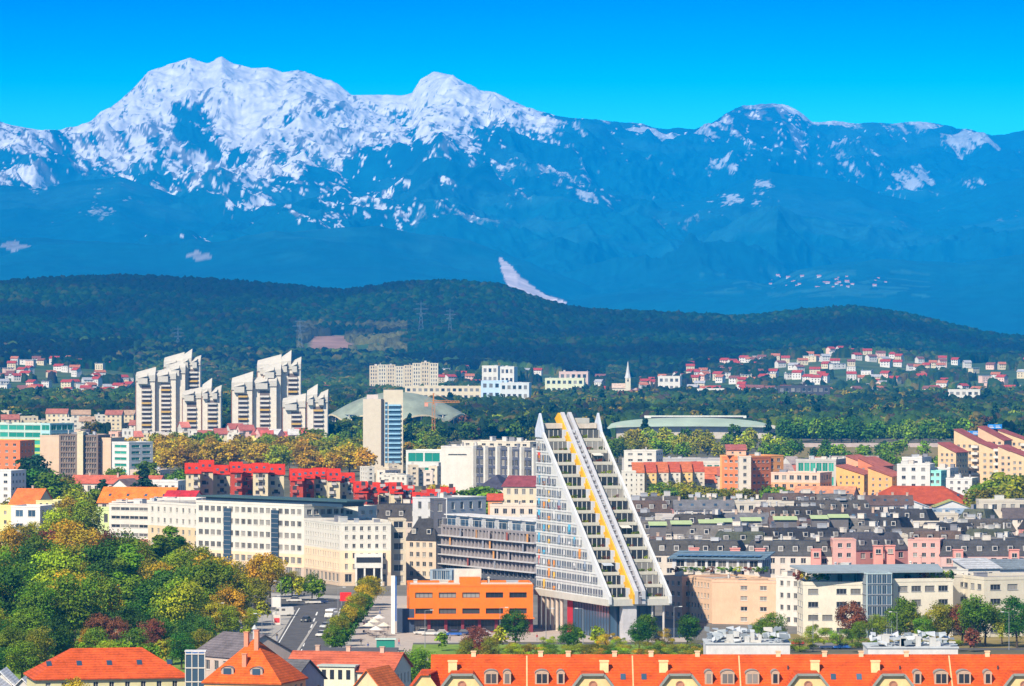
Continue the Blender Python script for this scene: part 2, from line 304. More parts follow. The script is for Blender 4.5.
# ------------------------------------------------------------ mesh builder
class MB:
    def __init__(s): s.v = []; s.f = []; s.m = []
    def quad(s, a, b, c, d, m=0):
        n = len(s.v); s.v += [a, b, c, d]; s.f.append((n, n+1, n+2, n+3)); s.m.append(m)
    def tri(s, a, b, c, m=0):
        n = len(s.v); s.v += [a, b, c]; s.f.append((n, n+1, n+2)); s.m.append(m)
    def box(s, x0, x1, y0, y1, z0, z1, m=0, mt=None):
        n = len(s.v); s.v += [(x, y, z) for z in (z0, z1) for y in (y0, y1) for x in (x0, x1)]
        for q in ((0, 2, 3, 1), (0, 1, 5, 4), (2, 6, 7, 3), (0, 4, 6, 2), (1, 3, 7, 5)): s.f.append(tuple(n+i for i in q)); s.m.append(m)
        s.f.append((n+4, n+5, n+7, n+6)); s.m.append(m if mt is None else mt)
    def prism(s, poly, z0, z1, m=0, mt=None):            # poly counter-clockwise
        n = len(s.v); k = len(poly); s.v += [(x, y, z0) for x, y in poly]+[(x, y, z1) for x, y in poly]
        for i in range(k):
            j = (i+1) % k; s.f.append((n+i, n+j, n+k+j, n+k+i)); s.m.append(m)
        s.f.append(tuple(n+k+i for i in range(k))); s.m.append(m if mt is None else mt)
        s.f.append(tuple(n+k-1-i for i in range(k))); s.m.append(m)
    def poly(s, pts, m=0): n = len(s.v); s.v += list(pts); s.f.append(tuple(range(n, n+len(pts)))); s.m.append(m)
    def slab(s, pts, t, m=0):                            # thin solid from a planar polygon, extruded down
        n = len(s.v); k = len(pts); s.v += list(pts)+[(x, y, z-t) for x, y, z in pts]
        s.f.append(tuple(range(n, n+k))); s.m.append(m); s.f.append(tuple(n+2*k-1-i for i in range(k))); s.m.append(m)
        for i in range(k):
            j = (i+1) % k; s.f.append((n+i, n+k+i, n+k+j, n+j)); s.m.append(m)
    def tube(s, a, b, r0, r1=None, k=6, m=0):
        a = Vector(a); b = Vector(b); r1 = r0 if r1 is None else r1; d = (b-a).normalized()
        u = d.orthogonal().normalized(); v = d.cross(u); n = len(s.v)
        for c, r in ((a, r0), (b, r1)):
            for i in range(k):
                t = 2*pi*i/k; s.v.append(tuple(c+u*(r*cos(t))+v*(r*sin(t))))
        for i in range(k):
            j = (i+1) % k; s.f.append((n+i, n+j, n+k+j, n+k+i)); s.m.append(m)
        s.f.append(tuple(n+k+i for i in range(k))); s.m.append(m)
    def bar(s, a, b, w_, h_, m=0):                       # rectangular beam between two points
        a = Vector(a); b = Vector(b); d = (b-a).normalized(); up = Vector((0, 0, 1)) if abs(d.z) < .95 else Vector((0, 1, 0))
        u = d.cross(up).normalized()*w_/2; v = u.cross(d).normalized()*h_/2; n = len(s.v)
        for c in (a, b): s.v += [tuple(c-u-v), tuple(c+u-v), tuple(c+u+v), tuple(c-u+v)]
        for q in ((0, 1, 5, 4), (1, 2, 6, 5), (2, 3, 7, 6), (3, 0, 4, 7), (3, 2, 1, 0), (4, 5, 6, 7)): s.f.append(tuple(n+i for i in q)); s.m.append(m)
    def mesh(s, name, mats):
        me = bpy.data.meshes.new(name); me.from_pydata(s.v, [], s.f)
        for m in mats: me.materials.append(m)
        if len(mats) > 1: me.polygons.foreach_set('material_index', np.array(s.m, dtype=np.int32))
        me.update(); return me
    def build(s, name, mats, parent=None, loc=(0, 0, 0), rz=0):
        if not isinstance(mats, (list, tuple)): mats = [mats]
        return link(name, s.mesh(name, mats), parent, loc, rz)
def empty(name, loc, rz=0):
    o = bpy.data.objects.new(name, None); COL.objects.link(o); o.location = loc; o.rotation_euler[2] = rz; o.empty_display_size = 1; return o
def thing(name, label, cat, loc=(0, 0, 0), rz=0, group=None): return tag(empty(name, loc, rz), label, cat, group)

# material palette --------------------------------------------------
def M(c, **k):
    if sum(c)/3 > .60: c = (c[0]*.80, c[1]*.77, c[2]*.71)
    key = 'paint_'+'_'.join('%03d' % round(x*255) for x in c)+''.join(str(v) for v in k.values()); return mat(key, c, **k)
WHITE = (.80, .78, .73); CREAM = (.74, .64, .46); BEIGE = (.58, .46, .31); PEACH = (.72, .48, .28); OCHRE = (.70, .50, .22)
GREY = (.36, .36, .37); LGREY = (.58, .59, .61); DGREY = (.09, .09, .10); RED = (.52, .03, .03); ORANGE = (.85, .27, .02); YEL = (.85, .60, .06)
BROWN = (.18, .11, .08); PINK = (.60, .33, .28); SALM = (.75, .40, .24)
TILE_O = (.62, .13, .028); TILE_R = (.42, .03, .03); TILE_B = (.30, .07, .045); SLATE = (.055, .055, .06)
def glassmat(key, c, c2, rough=.12):
    if key in MATS: return MATS[key]
    m = bpy.data.materials.new(key); m.use_nodes = True; n = m.node_tree; b = n.nodes['Principled BSDF']
    b.inputs['Roughness'].default_value = rough; b.inputs['Specular IOR Level'].default_value = .55
    oi = n.nodes.new('ShaderNodeObjectInfo'); r = n.nodes.new('ShaderNodeValToRGB'); r.color_ramp.interpolation = 'LINEAR'
    n.links.new(oi.outputs['Random'], r.inputs[0]); r.color_ramp.elements[0].color = (*c, 1); r.color_ramp.elements[0].position = .4
    r.color_ramp.elements[1].color = (*c2, 1); r.color_ramp.elements[1].position = 1
    n.links.new(r.outputs[0], b.inputs['Base Color']); MATS[key] = m; return m
GLASS = glassmat('window_glass', (.025, .030, .040), (.30, .28, .25)); GLASSB = glassmat('blue_glass', (.03, .06, .10), (.07, .13, .20)); GLASSG = glassmat('green_glass', (.02, .22, .16), (.05, .36, .26))
FRW = M((.72, .72, .70), var=.04); FRG = M((.25, .26, .28), var=.05); FRD = M((.05, .05, .055), var=.05)
_wm = {}
def win_mesh(w_, h_, glass, frame, mull=1, depth=.22):
    k = (round(w_, 2), round(h_, 2), glass.name, frame.name, mull)
    if k in _wm: return _wm[k]
    b = MB(); t = min(.09, w_*.08)                       # local: x across, z up, outward -y, origin at lower left of the opening
    b.box(0, w_, .06, .09, 0, h_, 0)
    for x in (0, w_-t): b.box(x, x+t, 0, .08, 0, h_, 1)
    for z in (0, h_-t): b.box(t, w_-t, 0.003, .08, z, z+t, 1)
    for i in range(mull): x = w_*(i+1)/(mull+1); b.box(x-t*.4, x+t*.4, .006, .08, t, h_-t, 1)
    b.box(-.08, w_+.08, -.24, -.02, -.09, -.01, 1)
    _wm[k] = b.mesh('window', [glass, frame]); return _wm[k]
def add_windows(root, spots, me, label=None):
    """spots: (x, y, z, rz) of each window in the building's own frame; one object each, up to 100"""
    spots = sorted(spots, key=lambda s: -s[2]) if len(spots) > 100 else spots
    for s in spots[:100]: link('window', me, root, s[:3], s[3])
    if len(spots) > 100:
        vs_ = np.array([v.co[:] for v in me.vertices]); fs = [tuple(p.vertices) for p in me.polygons]; mi = [p.material_index for p in me.polygons]
        b = MB()
        for x, y, z, rz in spots[100:]:
            n = len(b.v); c, q = cos(rz), sin(rz)
            b.v += [(x+c*v[0]-q*v[1], y+q*v[0]+c*v[1], z+v[2]) for v in vs_]
            b.f += [tuple(i+n for i in f) for f in fs]; b.m += mi
        tag(b.build('window', list(me.materials), root), kind='stuff')
def facade(b, L, z0, z1, rows, cols, ww, wh, place, m=0, rev=.2, sill=.28, marg=0.0, skip=None):
    """wall with real openings. place(u, v, z)->(x, y, z), v = depth into the building. returns [(u, z, w, h)]"""
    out = []
    if rows < 1 or cols < 1:
        b.quad(place(0, 0, z0), place(L, 0, z0), place(L, 0, z1), place(0, 0, z1), m); return out
    fh = (z1-z0)/rows; bw = (L-2*marg)/cols; w_ = bw*ww; h_ = fh*wh
    Q = lambda u0, u1, a, c: b.quad(place(u0, 0, a), place(u1, 0, a), place(u1, 0, c), place(u0, 0, c), m)
    zp = z0
    for r in range(rows):
        a = z0+fh*r+fh*sill*(1.0 if wh < .72 else .3); c = min(a+h_, z0+fh*(r+1)-.12); hh = c-a
        Q(0, L, zp, a); up = 0
        for k in range(cols):
            u0 = marg+bw*k+(bw-w_)/2; u1 = u0+w_
            if skip and skip(k, r): continue
            Q(up, u0, a, c); up = u1
            b.quad(place(u0, 0, a), place(u0, rev, a), place(u0, rev, c), place(u0, 0, c), m); b.quad(place(u1, rev, a), place(u1, 0, a), place(u1, 0, c), place(u1, rev, c), m)
            b.quad(place(u0, 0, a), place(u1, 0, a), place(u1, rev, a), place(u0, rev, a), m); b.quad(place(u0, rev, c), place(u1, rev, c), place(u1, 0, c), place(u0, 0, c), m)
            b.quad(place(u0, rev+.12, a), place(u1, rev+.12, a), place(u1, rev+.12, c), place(u0, rev+.12, c), m)
            out.append((u0, a, w_, hh))
        Q(up, L, a, c); zp = c
    Q(0, L, zp, z1); return out
def roofmat(c):
    key = 'roof_%d_%d_%d' % tuple(int(x*999) for x in c); had = key in MATS; m = mat(key, c, .8, .30, .35, bump=.3, spec=.15)
    if not had:                                           # courses of tiles
        n = m.node_tree; b = n.nodes['Principled BSDF']; src = b.inputs['Base Color'].links[0].from_socket; tc = n.nodes.new('ShaderNodeTexCoord'); wv = n.nodes.new('ShaderNodeTexWave'); wv.bands_direction = 'Z'
        wv.inputs['Scale'].default_value = .75; wv.inputs['Distortion'].default_value = 1.2; wv.inputs['Detail'].default_value = 3; wv.inputs['Detail Scale'].default_value = 2.5; n.links.new(tc.outputs['Object'], wv.inputs['Vector'])
        mp = n.nodes.new('ShaderNodeMapRange'); mp.inputs['To Min'].default_value = .78; mp.inputs['To Max'].default_value = 1.08; n.links.new(wv.outputs['Fac'], mp.inputs['Value'])
        hs = n.nodes.new('ShaderNodeHueSaturation'); n.links.new(src, hs.inputs['Color']); n.links.new(mp.outputs[0], hs.inputs['Value']); n.links.new(hs.outputs[0], b.inputs['Base Color'])
    return m
def roof_shape(root, kind, L, D, zt, rh, rm, wall, over=.5, ridge='u', name='roof', off=(0, 0)):
    b = MB(); g = MB(); o = over; t = .22; ox, oy = off
    P = lambda x, y, z: (x+ox, y+oy, z)
    if kind == 'gable':
        if ridge == 'u':
            h = rh*(D/2+o)/(D/2); ze = zt-rh*o/(D/2)
            b.slab([P(-o, -o, ze+t), P(L+o, -o, ze+t), P(L+o, D/2, zt+rh+t), P(-o, D/2, zt+rh+t)], t); b.slab([P(-o, D/2, zt+rh+t), P(L+o, D/2, zt+rh+t), P(L+o, D+o, ze+t), P(-o, D+o, ze+t)], t)
            g.tri(P(0, D, zt), P(0, 0, zt), P(0, D/2, zt+rh)); g.tri(P(L, 0, zt), P(L, D, zt), P(L, D/2, zt+rh))
        else:
            ze = zt-rh*o/(L/2)
            b.slab([P(-o, D+o, ze+t), P(-o, -o, ze+t), P(L/2, -o, zt+rh+t), P(L/2, D+o, zt+rh+t)], t); b.slab([P(L/2, D+o, zt+rh+t), P(L/2, -o, zt+rh+t), P(L+o, -o, ze+t), P(L+o, D+o, ze+t)], t)
            g.tri(P(0, 0, zt), P(L, 0, zt), P(L/2, 0, zt+rh)); g.tri(P(L, D, zt), P(0, D, zt), P(L/2, D, zt+rh))
        g.build('gable', wall, root)
    elif kind == 'hip':
        i = min(D, L)/2*.95; z2 = zt+rh
        A = [P(-o, -o, zt), P(L+o, -o, zt), P(L+o, D+o, zt), P(-o, D+o, zt)]
        if L >= D: R0, R1 = P(i, D/2, z2), P(L-i, D/2, z2); b.quad(A[0], A[1], R1, R0); b.tri(A[1], A[2], R1); b.quad(A[2], A[3], R0, R1); b.tri(A[3], A[0], R0)
        else: R0, R1 = P(L/2, i, z2), P(L/2, D-i, z2); b.tri(A[0], A[1], R0); b.quad(A[1], A[2], R1, R0); b.tri(A[2], A[3], R1); b.quad(A[3], A[0], R0, R1)
        b.box(A[0][0], A[1][0], A[0][1], A[2][1], zt-.25, zt-.01)
    elif kind == 'mono':                                  # single pitch, high at the back
        b.slab([P(-o, -o, zt+t), P(L+o, -o, zt+t), P(L+o, D+o, zt+rh+t), P(-o, D+o, zt+rh+t)], t)
        g.quad(P(0, D, zt), P(0, 0, zt), P(0, D, zt+rh), P(0, D, zt+rh)); g.tri(P(L, 0, zt), P(L, D, zt), P(L, D, zt+rh)); g.quad(P(0, D, zt), P(L, D, zt), P(L, D, zt+rh), P(0, D, zt+rh)); g.build('gable', wall, root)
    elif kind == 'leanr':                                 # single pitch falling to the right, gable wall to the front
        b.slab([P(-.2, -o, zt+rh+t), P(L+o, -o, zt+t-.3), P(L+o, D+o, zt+t-.3), P(-.2, D+o, zt+rh+t)], t)
        g.tri(P(0, 0, zt), P(L, 0, zt), P(0, 0, zt+rh)); g.tri(P(L, D, zt), P(0, D, zt), P(0, D, zt+rh)); g.quad(P(0, D, zt), P(0, 0, zt), P(0, 0, zt+rh), P(0, D, zt+rh)); g.build('gable', wall, root)
    elif kind == 'mansard':
        i = rh*.42
        A = [P(-.3, -.3, zt), P(L+.3, -.3, zt), P(L+.3, D+.3, zt), P(-.3, D+.3, zt)]; B_ = [P(i, i, zt+rh), P(L-i, i, zt+rh), P(L-i, D-i, zt+rh), P(i, D-i, zt+rh)]
        for k in range(4): b.quad(A[k], A[(k+1) % 4], B_[(k+1) % 4], B_[k])
        b.poly(B_, 1 if isinstance(rm, list) else 0)
    o_ = b.build(name, rm if isinstance(rm, list) else [rm], root); return o_
VENTM = None
def clutter(roof, L, D, z, n, seed, big=1.0):
    """plant boxes, vents and hatches on a flat roof, children of the roof"""
    r = random.Random(seed); mm = [M((.70, .70, .70)), M((.42, .43, .45)), M((.22, .22, .24)), M((.62, .56, .48))]
    done = []
    for i in range(n):
        w_, d_, h_ = r.uniform(.8, 3.4)*big, r.uniform(.8, 3)*big, r.uniform(.5, 2.1)*big
        if L < w_+2 or D < d_+2: continue
        x = r.uniform(.8, L-w_-.8); y = r.uniform(.6, D-d_-.6)
        if any(abs(x-a) < 3.2*big and abs(y-c) < 2.8*big for a, c in done): continue
        done.append((x, y)); b = MB()
        if r.random() < .7: b.box(x, x+w_, y, y+d_, z, z+h_); b.box(x-.1, x+w_+.1, y-.1, y+d_+.1, z+h_, z+h_+.12); b.build('plant_box', r.choice(mm), roof)
        elif r.random() < .4: b.tube((x, y, z), (x, y, z+h_*1.8), .05, .04, 5); b.bar((x-.6, y, z+h_*1.7), (x+.6, y, z+h_*1.7), .05, .05); b.bar((x-.4, y, z+h_*1.45), (x+.4, y, z+h_*1.45), .05, .05); b.build('aerial', FRD, roof)
        else: b.tube((x, y, z), (x, y, z+h_), .28, .28, 8); b.tube((x, y, z+h_), (x, y, z+h_+.25), .45, .2, 8); b.build('roof_vent', r.choice(mm), roof)

def bld(name, label, cat, pa, da, pb, db, depth, yt=None, zt=None, zb=0.0, rows=4, bay=3.4, ww=.5, wh=.5, wall=WHITE, roof='flat', rc=None, rh=3.0, ridge='u',
        group=None, segs=None, glass=None, frame=None, over=.5, par=.7, side=True, chim=0, clut=0, mull=1, skip=None, sidecols=None, rev=.2, cols=None, seed=0, var=.10, marg=.8, balc=None, sky=0):
    ax, bx = WX(pa, da), WX(pb, db); L = hypot(bx-ax, db-da); rot = atan2(db-da, bx-ax)
    if zt is None: zt = ZY(yt, da)
    root = thing(name, label, cat, (ax, da, 0), rot, group)
    glass = glass or GLASS; frame = frame or FRW
    D = depth
    if segs is None: segs = [(zb, zt, rows, wall, ww, wh)]
    # which ends face the camera
    lx = -cos(rot)*(0-ax)-sin(rot)*(0-da); rx = (cos(rot)*(0-bx)+sin(rot)*(0-db))
    first = True
    for sg in segs:
        z0, z1, rw, wc, w1, h1 = sg[:6]; bb = sg[6] if len(sg) > 6 else bay
        wm = M(wc, var=var, scale=.25) if isinstance(wc, tuple) else wc
        b = MB(); nc = cols or max(1, int(round(L/bb))); nd = sidecols if sidecols is not None else max(1, int(round(D/bb)))
        ops = facade(b, L, z0, z1, rw, nc, w1, h1, lambda u, v, z: (u, v, z), marg=marg if L > 6 else .2, skip=skip, rev=rev)
        sp = [(u, rev-.06, z, 0) for u, z, a, c in ops]; dims = ops[0][2:] if ops else None
        if dims: add_windows(root, sp, win_mesh(dims[0], dims[1], glass, frame, mull))
        for vis, pl, rz, fn in ((lx > 0, lambda u, v, z: (v, D-u, z), -pi/2, lambda u: (rev-.06, D-u)), (rx > 0, lambda u, v, z: (L-v, u, z), pi/2, lambda u: (L-rev+.06, u))):
            if vis and side and nd > 0:
                ops = facade(b, D, z0, z1, rw, nd, w1, h1, pl, marg=.8 if D > 6 else .2, rev=rev)
                if ops: add_windows(root, [(*fn(u), z, rz) for u, z, a, c in ops], win_mesh(ops[0][2], ops[0][3], glass, frame, mull))
            else: facade(b, D, z0, z1, 0, 0, 0, 0, pl)
        b.quad((L, D, z0), (0, D, z0), (0, D, z1), (L, D, z1))
        if z1 < zt: pass
        b.build('wall', wm, root)
    rf = None
    rc = rc or ((.34, .33, .32) if roof == 'flat' else TILE_O); rm = roofmat(rc)
    if roof == 'flat':
        b = MB(); b.box(.3, L-.3, .3, D-.3, zt-.3, zt-.02); rf = b.build('roof', rm, root)
        if par:
            b = MB(); z1 = zt+par
            for (x0, x1, y0, y1) in ((-.08, L+.08, -.08, .3), (-.08, L+.08, D-.3, D+.08), (-.08, .3, .3, D-.3), (L-.3, L+.08, .3, D-.3)): b.box(x0, x1, y0, y1, zt-.05, z1)
            b.build('parapet', M(segs[-1][3] if isinstance(segs[-1][3], tuple) else WHITE, var=var, scale=.25), root)
        if clut: clutter(rf, L, D, zt-.02, clut, seed+int(pa))
    elif roof == 'none': pass
    else: rf = roof_shape(root, roof, L, D, zt, rh, rm, M(segs[-1][3], var=var, scale=.25), over, ridge)
    if roof == 'mansard':                                  # dormers in the steep part
        nd = int(L/4.2); i = rh*.42
        me = MB(); me.box(0, 1.5, 0, 1.2, 0, 1.7, 0); me.box(.2, 1.3, -.02, 0.0, .25, 1.35, 1); me.box(-.12, 1.62, -.15, 1.2, 1.7, 1.85, 2)
        mesh = me.mesh('dormer', [M((.62, .62, .62)), GLASS, roofmat(rc)])
        for k in range(nd): link('dormer', mesh, rf, (L*(k+.5)/nd-.75, .1+.05, zt+rh*.30))
        if clut: clutter(rf, L, D, zt+rh, clut, seed+int(pa), .8)
    r = random.Random(int(pa*7+da))
    for k in range(chim):
        x = L*(k+.5)/chim+r.uniform(-1, 1); y = D*r.uniform(.35, .65); top = zt+(rh if roof != 'flat' else 0)+1.1
        b = MB(); b.box(x-.4, x+.4, y-.35, y+.35, zt, top); b.box(x-.5, x+.5, y-.45, y+.45, top, top+.15); b.build('chimney', M((.50, .36, .27)), rf)
    for k in range(sky):                                   # roof windows on the front slope
        x = L*(k+.5)/sky; s = .45; y = D/2*s; z = zt+rh*s+.24
        b = MB(); q = rh/(D/2); b.slab([(x-.5, y-.6, z-.6*q+.08), (x+.5, y-.6, z-.6*q+.08), (x+.5, y+.6, z+.6*q+.08), (x-.5, y+.6, z+.6*q+.08)], .1); b.build('skylight', GLASSB, rf)
    if balc:                                               # (cols list as fractions, rows, material, z0, fh, width)
        for fx in balc[0]:
            for k in range(balc[1]):
                b = MB(); x = L*fx; z = balc[3]+balc[4]*k; bw = balc[5]
                b.box(x-bw/2, x+bw/2, -1.3, -.001, z-.15, z); b.box(x-bw/2, x+bw/2, -1.38, -1.3, z-.15, z+1.0)
                b.box(x-bw/2-.05, x-bw/2, -1.3, 0, z-.15, z+1.0); b.box(x+bw/2, x+bw/2+.05, -1.3, 0, z-.15, z+1.0); b.build('balcony', M(balc[2]), root)
    return dict(root=root, L=L, D=D, zt=zt, rot=rot, roof=rf)

# ------------------------------------------------------------ trees
LEAF = {}
def leafmat(kind, c):
    k = 'leaves_'+kind
    if k in MATS: return MATS[k]
    m = bpy.data.materials.new(k); m.use_nodes = True; n = m.node_tree; b = n.nodes['Principled BSDF']
    b.inputs['Roughness'].default_value = .7; b.inputs['Specular IOR Level'].default_value = .2
    a = n.nodes.new('ShaderNodeAttribute'); a.attribute_name = 'Col'; mu = n.nodes.new('ShaderNodeMix'); mu.data_type = 'RGBA'; mu.blend_type = 'MULTIPLY'; mu.inputs['Factor'].default_value = 1
    mu.inputs['B'].default_value = (*c, 1); n.links.new(a.outputs['Color'], mu.inputs['A'])
    oi = n.nodes.new('ShaderNodeObjectInfo'); hs = n.nodes.new('ShaderNodeHueSaturation')
    for tgt, lo, hi, mulr in (('Value', .75, 1.3, 1.0), ('Hue', .485, .515, 7.3)):
        mp = n.nodes.new('ShaderNodeMapRange'); mp.inputs['To Min'].default_value = lo; mp.inputs['To Max'].default_value = hi
        fr = n.nodes.new('ShaderNodeMath'); fr.operation = 'MULTIPLY'; fr.inputs[1].default_value = mulr; f2 = n.nodes.new('ShaderNodeMath'); f2.operation = 'FRACT'
        n.links.new(oi.outputs['Random'], fr.inputs[0]); n.links.new(fr.outputs[0], f2.inputs[0]); n.links.new(f2.outputs[0], mp.inputs['Value']); n.links.new(mp.outputs[0], hs.inputs[tgt])
    n.links.new(mu.outputs['Result'], hs.inputs['Color']); n.links.new(hs.outputs[0], b.inputs['Base Color'])
    tr = n.nodes.new('ShaderNodeBsdfTranslucent'); n.links.new(hs.outputs[0], tr.inputs['Color']); mx = n.nodes.new('ShaderNodeMixShader'); mx.inputs[0].default_value = .25
    n.links.new(b.outputs[0], mx.inputs[1]); n.links.new(tr.outputs[0], mx.inputs[2]); n.links.new(mx.outputs[0], n.nodes['Material Output'].inputs['Surface'])
    MATS[k] = m; return m
LC = {'green': (.115, .215, .006), 'dark': (.042, .118, .008), 'lime': (.24, .32, .008), 'gold': (.42, .30, .012), 'olive': (.23, .24, .010), 'rust': (.17, .055, .025), 'fir': (.018, .062, .022)}
LN = {'green': 'green', 'dark': 'dark green', 'lime': 'yellow green', 'gold': 'golden', 'olive': 'olive', 'rust': 'rusty red', 'fir': 'dark needle'}
def crown_arrays(form, seed, leaves):
    r = np.random.default_rng(seed)
    if form == 'round': nb = 46; sx, sz, cz = .31, .40, .56
    elif form == 'column': nb = 26; sx, sz, cz = .10, .44, .53
    elif form == 'cone': nb = 26; sx, sz, cz = .24, .46, .52
    elif form == 'bush': nb = 14; sx, sz, cz = .62, .46, .45
    P = []; N = []; S = []; C = []
    for k in range(nb):
        d = r.normal(size=3); d /= np.linalg.norm(d); rad = r.uniform(.45, .85)
        c = d*rad*np.array([sx, sx, sz])*np.array([1, 1, 1.0])
        if form == 'cone': zz = r.uniform(-1, 1); f = (1-zz)/2*.95+.06; an = r.uniform(0, 2*pi); q = f*r.uniform(.4, .95)*sx; c = np.array([q*cos(an), q*sin(an), zz*sz]); br = .05+.08*f
        elif form == 'column': br = r.uniform(.05, .085)
        else: br = r.uniform(.09, .17)*(1.3 if form == 'bush' else 1)
        tone = r.uniform(.6, 1.45); n = leaves//nb
        v = r.normal(size=(n, 3)); v /= np.linalg.norm(v, axis=1)[:, None]; v[:, 2] = np.where(r.random(n) < .6, np.abs(v[:, 2]), v[:, 2])
        p = c+np.array([0, 0, cz])+v*br*r.uniform(.55, 1.08, (n, 1))*np.array([1, 1, .95])
        P.append(p); N.append(v+r.normal(size=(n, 3))*.45); S.append(np.full(n, 1.0)*r.uniform(.7, 1.3, n)); C.append(np.outer(tone*r.uniform(.75, 1.25, n), [1, 1, 1])*np.array([r.uniform(.85, 1.25), 1, 1]))
    P = np.concatenate(P); N = np.concatenate(N); N /= np.linalg.norm(N, axis=1)[:, None]; S = np.concatenate(S); C = np.concatenate(C)
    return P, N, S, C
def tree_mesh(form, kind, seed, leaves, ls):
    k = (form, kind, seed, leaves)
    if k in LEAF: return LEAF[k]
    P, N, S, C = crown_arrays(form, seed, leaves); r = np.random.default_rng(seed+5)
    t = np.cross(N, r.normal(size=N.shape)); t /= np.linalg.norm(t, axis=1)[:, None]; u = np.cross(N, t); s = (S*ls)[:, None]
    V = np.stack([P-t*s-u*s*.5, P+t*s*.3-u*s*.8, P+t*s+u*s*.5, P-t*s*.3+u*s*.8], 1).reshape(-1, 3)
    Fc = np.arange(len(V)).reshape(-1, 4); c = np.repeat(C, 4, 0)
    # dense inner twigs as a lumpy core
    me = poly_mesh('crown', V, Fc, [leafmat(kind, LC[kind])], np.clip(c, .2, 2))
    b = MB(); top = {'round': .5, 'column': .8, 'cone': .85, 'bush': .3}[form]
    b.tube((0, 0, -.02), (0, 0, top*.5), .022, .016, 7); b.tube((0, 0, top*.5), (0.01, 0, top), .016, .006, 6)
    if form in ('round', 'bush'):
        for q in range(6): a = q*1.05+seed; b.tube((0, 0, .22+.04*q*top), (.22*cos(a), .22*sin(a), .45+.05*q), .010, .004, 5)
    bark = M((.085, .06, .04), var=.3, scale=2)
    LEAF[k] = (me, b.mesh('trunk', [bark])); return LEAF[k]
TREES = []
def tree(px, d, h, kind='green', form='round', zone='', wid=1.0, z=None, leaves=None, group=None):
    TREES.append((px, d, h, kind, form, zone, wid, z)); TREESEED.append(random.randrange(10**6))
TREESEED = []
def plant(px, d, h, kind, form, zone, wid, z, seed, label):
    near = d < 1750; r = random.Random(seed); n = 5600 if near else 1300; ls = (.0135 if near else .030)*(.8 if form in ('column', 'cone') else 1)
    me, tm = tree_mesh(form, kind, r.randrange(5)+1, n, ls); X = WX(px, d); z = gz(X, d) if z is None else z
    root = empty({'round': 'broadleaf_tree', 'column': 'columnar_tree', 'cone': 'conifer_tree', 'bush': 'bush'}[form], (X, d, z), r.uniform(0, 6.28)); wid *= 1.12
    root.scale = (h*wid*r.uniform(.92, 1.1), h*wid*r.uniform(.92, 1.1), h); root.rotation_euler[0] = r.uniform(-.05, .05); root.rotation_euler[1] = r.uniform(-.05, .05)
    link('crown', me, root); link('trunk', tm, root); tag(root, label, 'bush' if form == 'bush' else 'tree', 'trees '+zone)
def ordinal(n):
    return str(n)+('th' if 10 <= n % 100 <= 20 else {1: 'st', 2: 'nd', 3: 'rd'}.get(n % 10, 'th'))
def label_trees():
    order = sorted(range(len(TREES)), key=lambda i: -TREES[i][2]/TREES[i][1]); keep = []; rest = []; cnt = 0
    for i in order:
        t = TREES[i]
        if t[4] == 'round': cnt += 1
        (keep if t[4] != 'round' or cnt <= 285 else rest).append(i)
    zones = {}
    for i in keep: t = TREES[i]; zones.setdefault((t[5], t[3], t[4]), []).append(i)
    for (zone, kind, form), ts in zones.items():
        ts.sort(key=lambda i: TREES[i][0]); shape = {'round': 'broad tree', 'column': 'columnar tree', 'cone': 'pointed conifer', 'bush': 'low bush'}[form]
        for k, i in enumerate(ts): plant(*TREES[i], TREESEED[i], (LN[kind]+' '+shape+' '+zone) if len(ts) == 1 else '%s %s %s, %s from left' % (LN[kind], shape, zone, ordinal(k+1)))
    V = []; Cc = []; protos = [crown_arrays('round', 80+k, 420) for k in range(5)]; r = np.random.default_rng(4)
    for i in rest:
        px, d, h, kind, form, zone, wid, z = TREES[i]; P, N, S, C = protos[i % 5]; X = WX(px, d); a = r.uniform(0, 6.28); R_ = np.array([[cos(a), -sin(a), 0], [sin(a), cos(a), 0], [0, 0, 1]])
        p = (P*np.array([wid*1.12, wid*1.12, 1]))@R_.T*h+np.array([X, d, gz(X, d)]); nn = N@R_.T; t = np.cross(nn, r.normal(size=nn.shape)); t /= np.linalg.norm(t, axis=1)[:, None]; u = np.cross(nn, t); s_ = (S*h*.045)[:, None]
        V.append(np.stack([p-t*s_-u*s_*.6, p+t*s_-u*s_*.6, p+t*s_+u*s_*.6, p-t*s_+u*s_*.6], 1).reshape(-1, 3)); Cc.append(np.repeat(C*np.array(LC[kind])*r.uniform(.8, 1.25), 4, 0))
    if V: V = np.concatenate(V); tag(link('distant_trees', poly_mesh('distant_trees', V, np.arange(len(V)).reshape(-1, 4), [attrmat('wood_leaves', nscale=.5, nvar=.2)], np.clip(np.concatenate(Cc), .003, 1))), 'smaller green and golden trees farther back', 'trees', kind='stuff')
# ------------------------------------------------------------ streets, plaza, lawns (flat sheets a few mm apart)
def G(px, y): d = DG(y); return (WX(px, d), d)
def sheet(name, pts, z, m, label, cat_kind='structure'):
    b = MB(); P = [G(*p) for p in pts]; b.slab([(x, y, z) for x, y in P], z+.0005 if z > .1 else .003); o = b.build(name, m); tag(o, label, kind=cat_kind); return o
ASPH = mat('asphalt', (.10, .098, .10), .9, .28, .25, spec=.2); PAVE = mat('paving', (.42, .36, .31), .85, .15, .5); CONC = mat('pavement_concrete', (.36, .34, .31), .9, .15, .4)
PAINT = mat('road_paint', (.75, .75, .72), .7, .1, 2); LAWN = mat('lawn', (.12, .24, .03), .95, .3, .25, tint=(.20, .28, .05), spec=.1); MEAD = mat('meadow', (.19, .17, .06), .95, .3, .1, tint=(.26, .20, .08), spec=.1)
sheet('pavement', [(205, 686), (470, 686), (452, 600), (240, 592)], .012, CONC, 'pale concrete pavement beside the main road')
